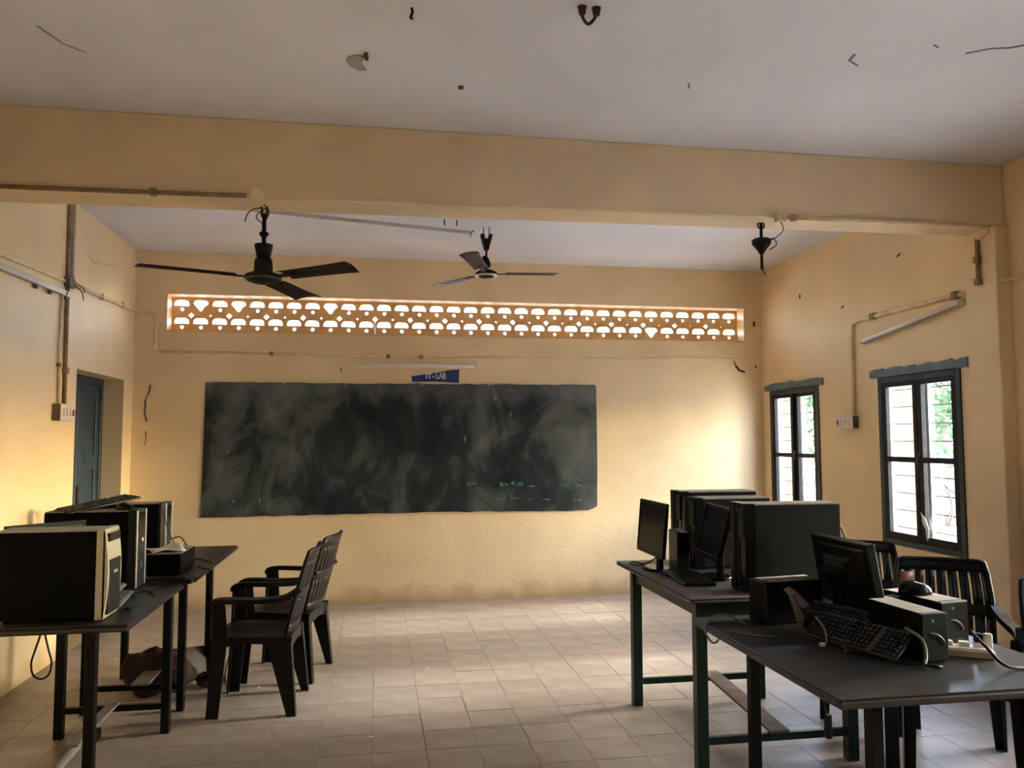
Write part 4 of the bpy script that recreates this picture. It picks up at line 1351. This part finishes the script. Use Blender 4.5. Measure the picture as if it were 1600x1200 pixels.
cable('second thin wire trailing off the grey keyboard', [(-1.20, 4.46, zl), (-1.17, 4.56, zl), (-1.11, 4.60, zl), (-1.09, 4.52, zl)], r=.0035)
cable('long thin wire hanging from the papers table down to the floor', [(-1.06, 5.13, ZL2 + .006), (-1.0, 5.02, ZL2 + .006), (-.968, 5.0, ZL2 + .004), (-.962, 5.0, ZL2 - .06), (-.955, 5.05, .55), (-.945, 5.15, .30), (-.93, 5.25, .12), (-.90, 5.30, .02), (-.88, 5.32, .006), (-.90, 5.42, .006), (-.96, 5.55, .02), (-.935, 5.72, .25)], r=.004)
cable('black wire bunched behind the papers at the grey fronted tower', [(-1.36, 5.75, ZL2 + .10), (-1.28, 5.66, ZL2 + .12), (-1.21, 5.58, ZL2 + .05), (-1.16, 5.50, ZL2 + .006), (-1.10, 5.42, ZL2 + .006), (-1.02, 5.30, ZL2 + .006), (-.995, 5.22, ZL2 + .006)], r=.004)
cable('thin wire drawn across the papers on the power box', [(-1.40, 5.67, ZL2 + .30), (-1.33, 5.5, ZL2 + .21), (-1.22, 5.22, ZL2 + .135), (-1.14, 5.04, ZL2 + .126), (-1.095, 4.96, ZL2 + .123)], r=.003)
lp = []
for i in range(15):
    a = -pi / 2 + 2 * pi * i / 14
    lp.append((-1.555 + .045 * sin(2 * pi * i / 14) * (1 if True else 0), 4.18, .515 - .085 * cos(2 * pi * i / 14 - pi)))
cable('black cable loop hanging below the dark table near the wall', [(-1.555, 4.18, ZL1 - .04), (-1.56, 4.18, .65), (-1.585, 4.18, .56), (-1.600, 4.18, .50), (-1.59, 4.18, .445), (-1.555, 4.18, .425), (-1.522, 4.18, .445), (-1.512, 4.18, .50), (-1.527, 4.18, .56), (-1.548, 4.18, .65), (-1.552, 4.18, ZL1 - .04)], r=.005)
cl = tag(G().box((0, 0, .014), (.05, .07, .028)).build('step_shade_block', M['cable'], bevel=.006), 'small black block for the shadow and dark edge at the step between two tables', 'shadow block')  # black block added for the shadow and dark edge at the table step
cl.location = (-1.02, 4.715, ZL1)

# sack and rags under the papers table
def lump(name, label, cat, loc, d, m, seed, patches=()):
    t = thing(name, label, cat, loc)
    rnd = random.Random(seed)
    ph = [(rnd.uniform(2, 7), rnd.uniform(2, 6), rnd.uniform(0, 6), rnd.uniform(.03, .09)) for _ in range(7)]
    n, k = 28, 14
    vs, fs = [], []
    def P(i, j):
        a, b = 2 * pi * i / n, pi * j / k
        r = 1 + sum(q[3] * sin(q[0] * a + q[2]) * sin(q[1] * b + q[2] * 2) for q in ph)
        z = cos(b)
        return (d[0] * r * sin(b) ** .8 * cos(a), d[1] * r * sin(b) ** .8 * sin(a), max(0, d[2] * (.9 + z * r)))
    for j in range(k + 1):
        for i in range(n):
            vs.append(P(i, j))
    for j in range(k):
        for i in range(n):
            fs.append((j * n + i, j * n + (i + 1) % n, (j + 1) * n + (i + 1) % n, (j + 1) * n + i))
    G().add(vs, fs, True).build('cloth_bundle', m, t)
    for c, s in patches:
        g = G()
        g.sheet(lambda u, v: (c[0] + (u - .5) * s[0], c[1] + .02 * sin(u * 6), c[2] + (v - .5) * s[1] + .01 * sin(u * 9)), 6, 4, (0, -.012, 0))
        g.build('pink_cloth', M['sackpink'], t)
    return t
lump('cloth_sack', 'crumpled brown cloth sack on the floor under the papers table', 'bag', (-1.325, 5.33, 0), (.20, .14, .135), M['sack'], 4, [((.13, -.125, .20), (.07, .05)), ((.15, -.12, .06), (.06, .07))])
lump('brown_rag', 'small dark brown rag on the floor behind the chair leg', 'rag', (-1.03, 5.42, 0), (.085, .07, .045), M['sack'], 9)
pv = thing('floor_pipe', 'grey pipe with a dark clamp lying on the floor under the nearest dark table', 'pipe', (-1.47, 4.42, .022), radians(3))
G().tube([(0, -.55, 0), (0, .30, 0)], .022, 10).build('pipe', M['plankgrey'], pv)
G().box((.035, .13, .005), (.07, .09, .05)).build('clamp', M['blackleg'], pv, bevel=.004)
bx_ = thing('cardboard_scrap', 'pale flattened cardboard scrap behind the brown sack', 'cardboard', (-1.19, 5.60, 0), radians(20))
G().box((0, 0, .10), (.20, .006, .20), (radians(-25), 0, 0)).build('sheet', M['plankgrey'], bx_)
G().box((.03, .05, .03), (.055, .10, .05)).build('block', M['kbgrey'], bx_, bevel=.005)

# floor litter
for k, (x, y) in enumerate(((-.02, 4.35), (.62, 4.32), (.35, 5.55), (-.72, 5.32))):
    o = tag(G().poly([[(-.010, -.006), (.004, -.009), (.012, 0), (.003, .008), (-.008, .006)]], 'z', 0, .003).build('paper_scrap', M['paper']),
            ['white paper scrap on the floor nearest the armchair', 'white paper scrap on the open floor in the middle', 'white paper scrap on the floor farthest from the chairs', 'white paper scrap by the armchair front leg'][k], 'scrap', 'paper scraps on the floor')
    o.location = (x, y, .001)

# ------------------------------------------------------------------ outside the windows
tag(G().bb(-40, 60, -30, 60, -.5, -.3).build('ground', M['ground']), kind='structure')
tag(G().bb(XR + .11, 6.95, -8, 16, -.3, -.05).build('veranda_floor', M['ground']), kind='structure')
tag(G().bb(6.52, 6.82, -8, 16, 2.42, 2.62).build('veranda_beam', M['outwall']), kind='structure')
for yp in (-5.97, -2.92, .13, 3.18, 6.23, 9.28, 12.33, 15.4):
    tag(G().bb(6.5, 6.84, yp, yp + .42, -.05, 2.42).build('veranda_pillar', M['outwall'], bevel=.01), kind='structure')

def tree(label, x, y, h, r, seed):
    rnd = random.Random(seed)
    t = thing('tree', label, 'tree', (x, y, -.3), 0, 'trees outside the windows')
    G().tube(spline([(0, 0, 0), (.08, .05, h * .25), (-.05, .08, h * .5), (.05, 0, h * .75)], 4), [.16 - .1 * i / 12 for i in range(13)], 8).build('trunk', M['bark'], t)
    g = G()
    vs, fs = [], []
    for c in range(34):
        a, b = rnd.uniform(0, 2 * pi), rnd.uniform(-.8, 1)
        q = rnd.uniform(.3, 1) * r
        cx, cy, cz = q * cos(a), q * sin(a), h * .62 + b * h * .36
        for k in range(90):
            d = Vector((rnd.gauss(0, 1), rnd.gauss(0, 1), rnd.gauss(0, 1))).normalized() * rnd.uniform(.25, .55) * r * .55
            p = Vector((cx, cy, cz)) + d
            u = Vector((rnd.uniform(-1, 1), rnd.uniform(-1, 1), rnd.uniform(-1, 1))).normalized()
            v = u.cross(Vector((rnd.uniform(-1, 1), rnd.uniform(-1, 1), 1))).normalized()
            s = rnd.uniform(.06, .13)
            n = len(vs)
            vs += [p - u * s, p + v * s * .5, p + u * s, p - v * s * .5]
            fs.append((n, n + 1, n + 2, n + 3))
    g.add(vs, fs)
    tag(g.build('foliage', M['leaf'], t, fix=False), kind='stuff')
    return t
for k, (x, y, h, r) in enumerate(((12.0, 15.3, 4.6, 1.7), (18.5, 22.0, 6.5, 2.4), (10.5, 20.0, 4.4, 1.7), (19.0, 14.0, 6.0, 2.3))):
    tree(['green tree seen through the nearer window panes', 'tall green tree farther off behind the first tree', 'green tree seen through the farther window panes', 'broad green tree at the far side of the yard'][k], x, y, h, r, 30 + k)
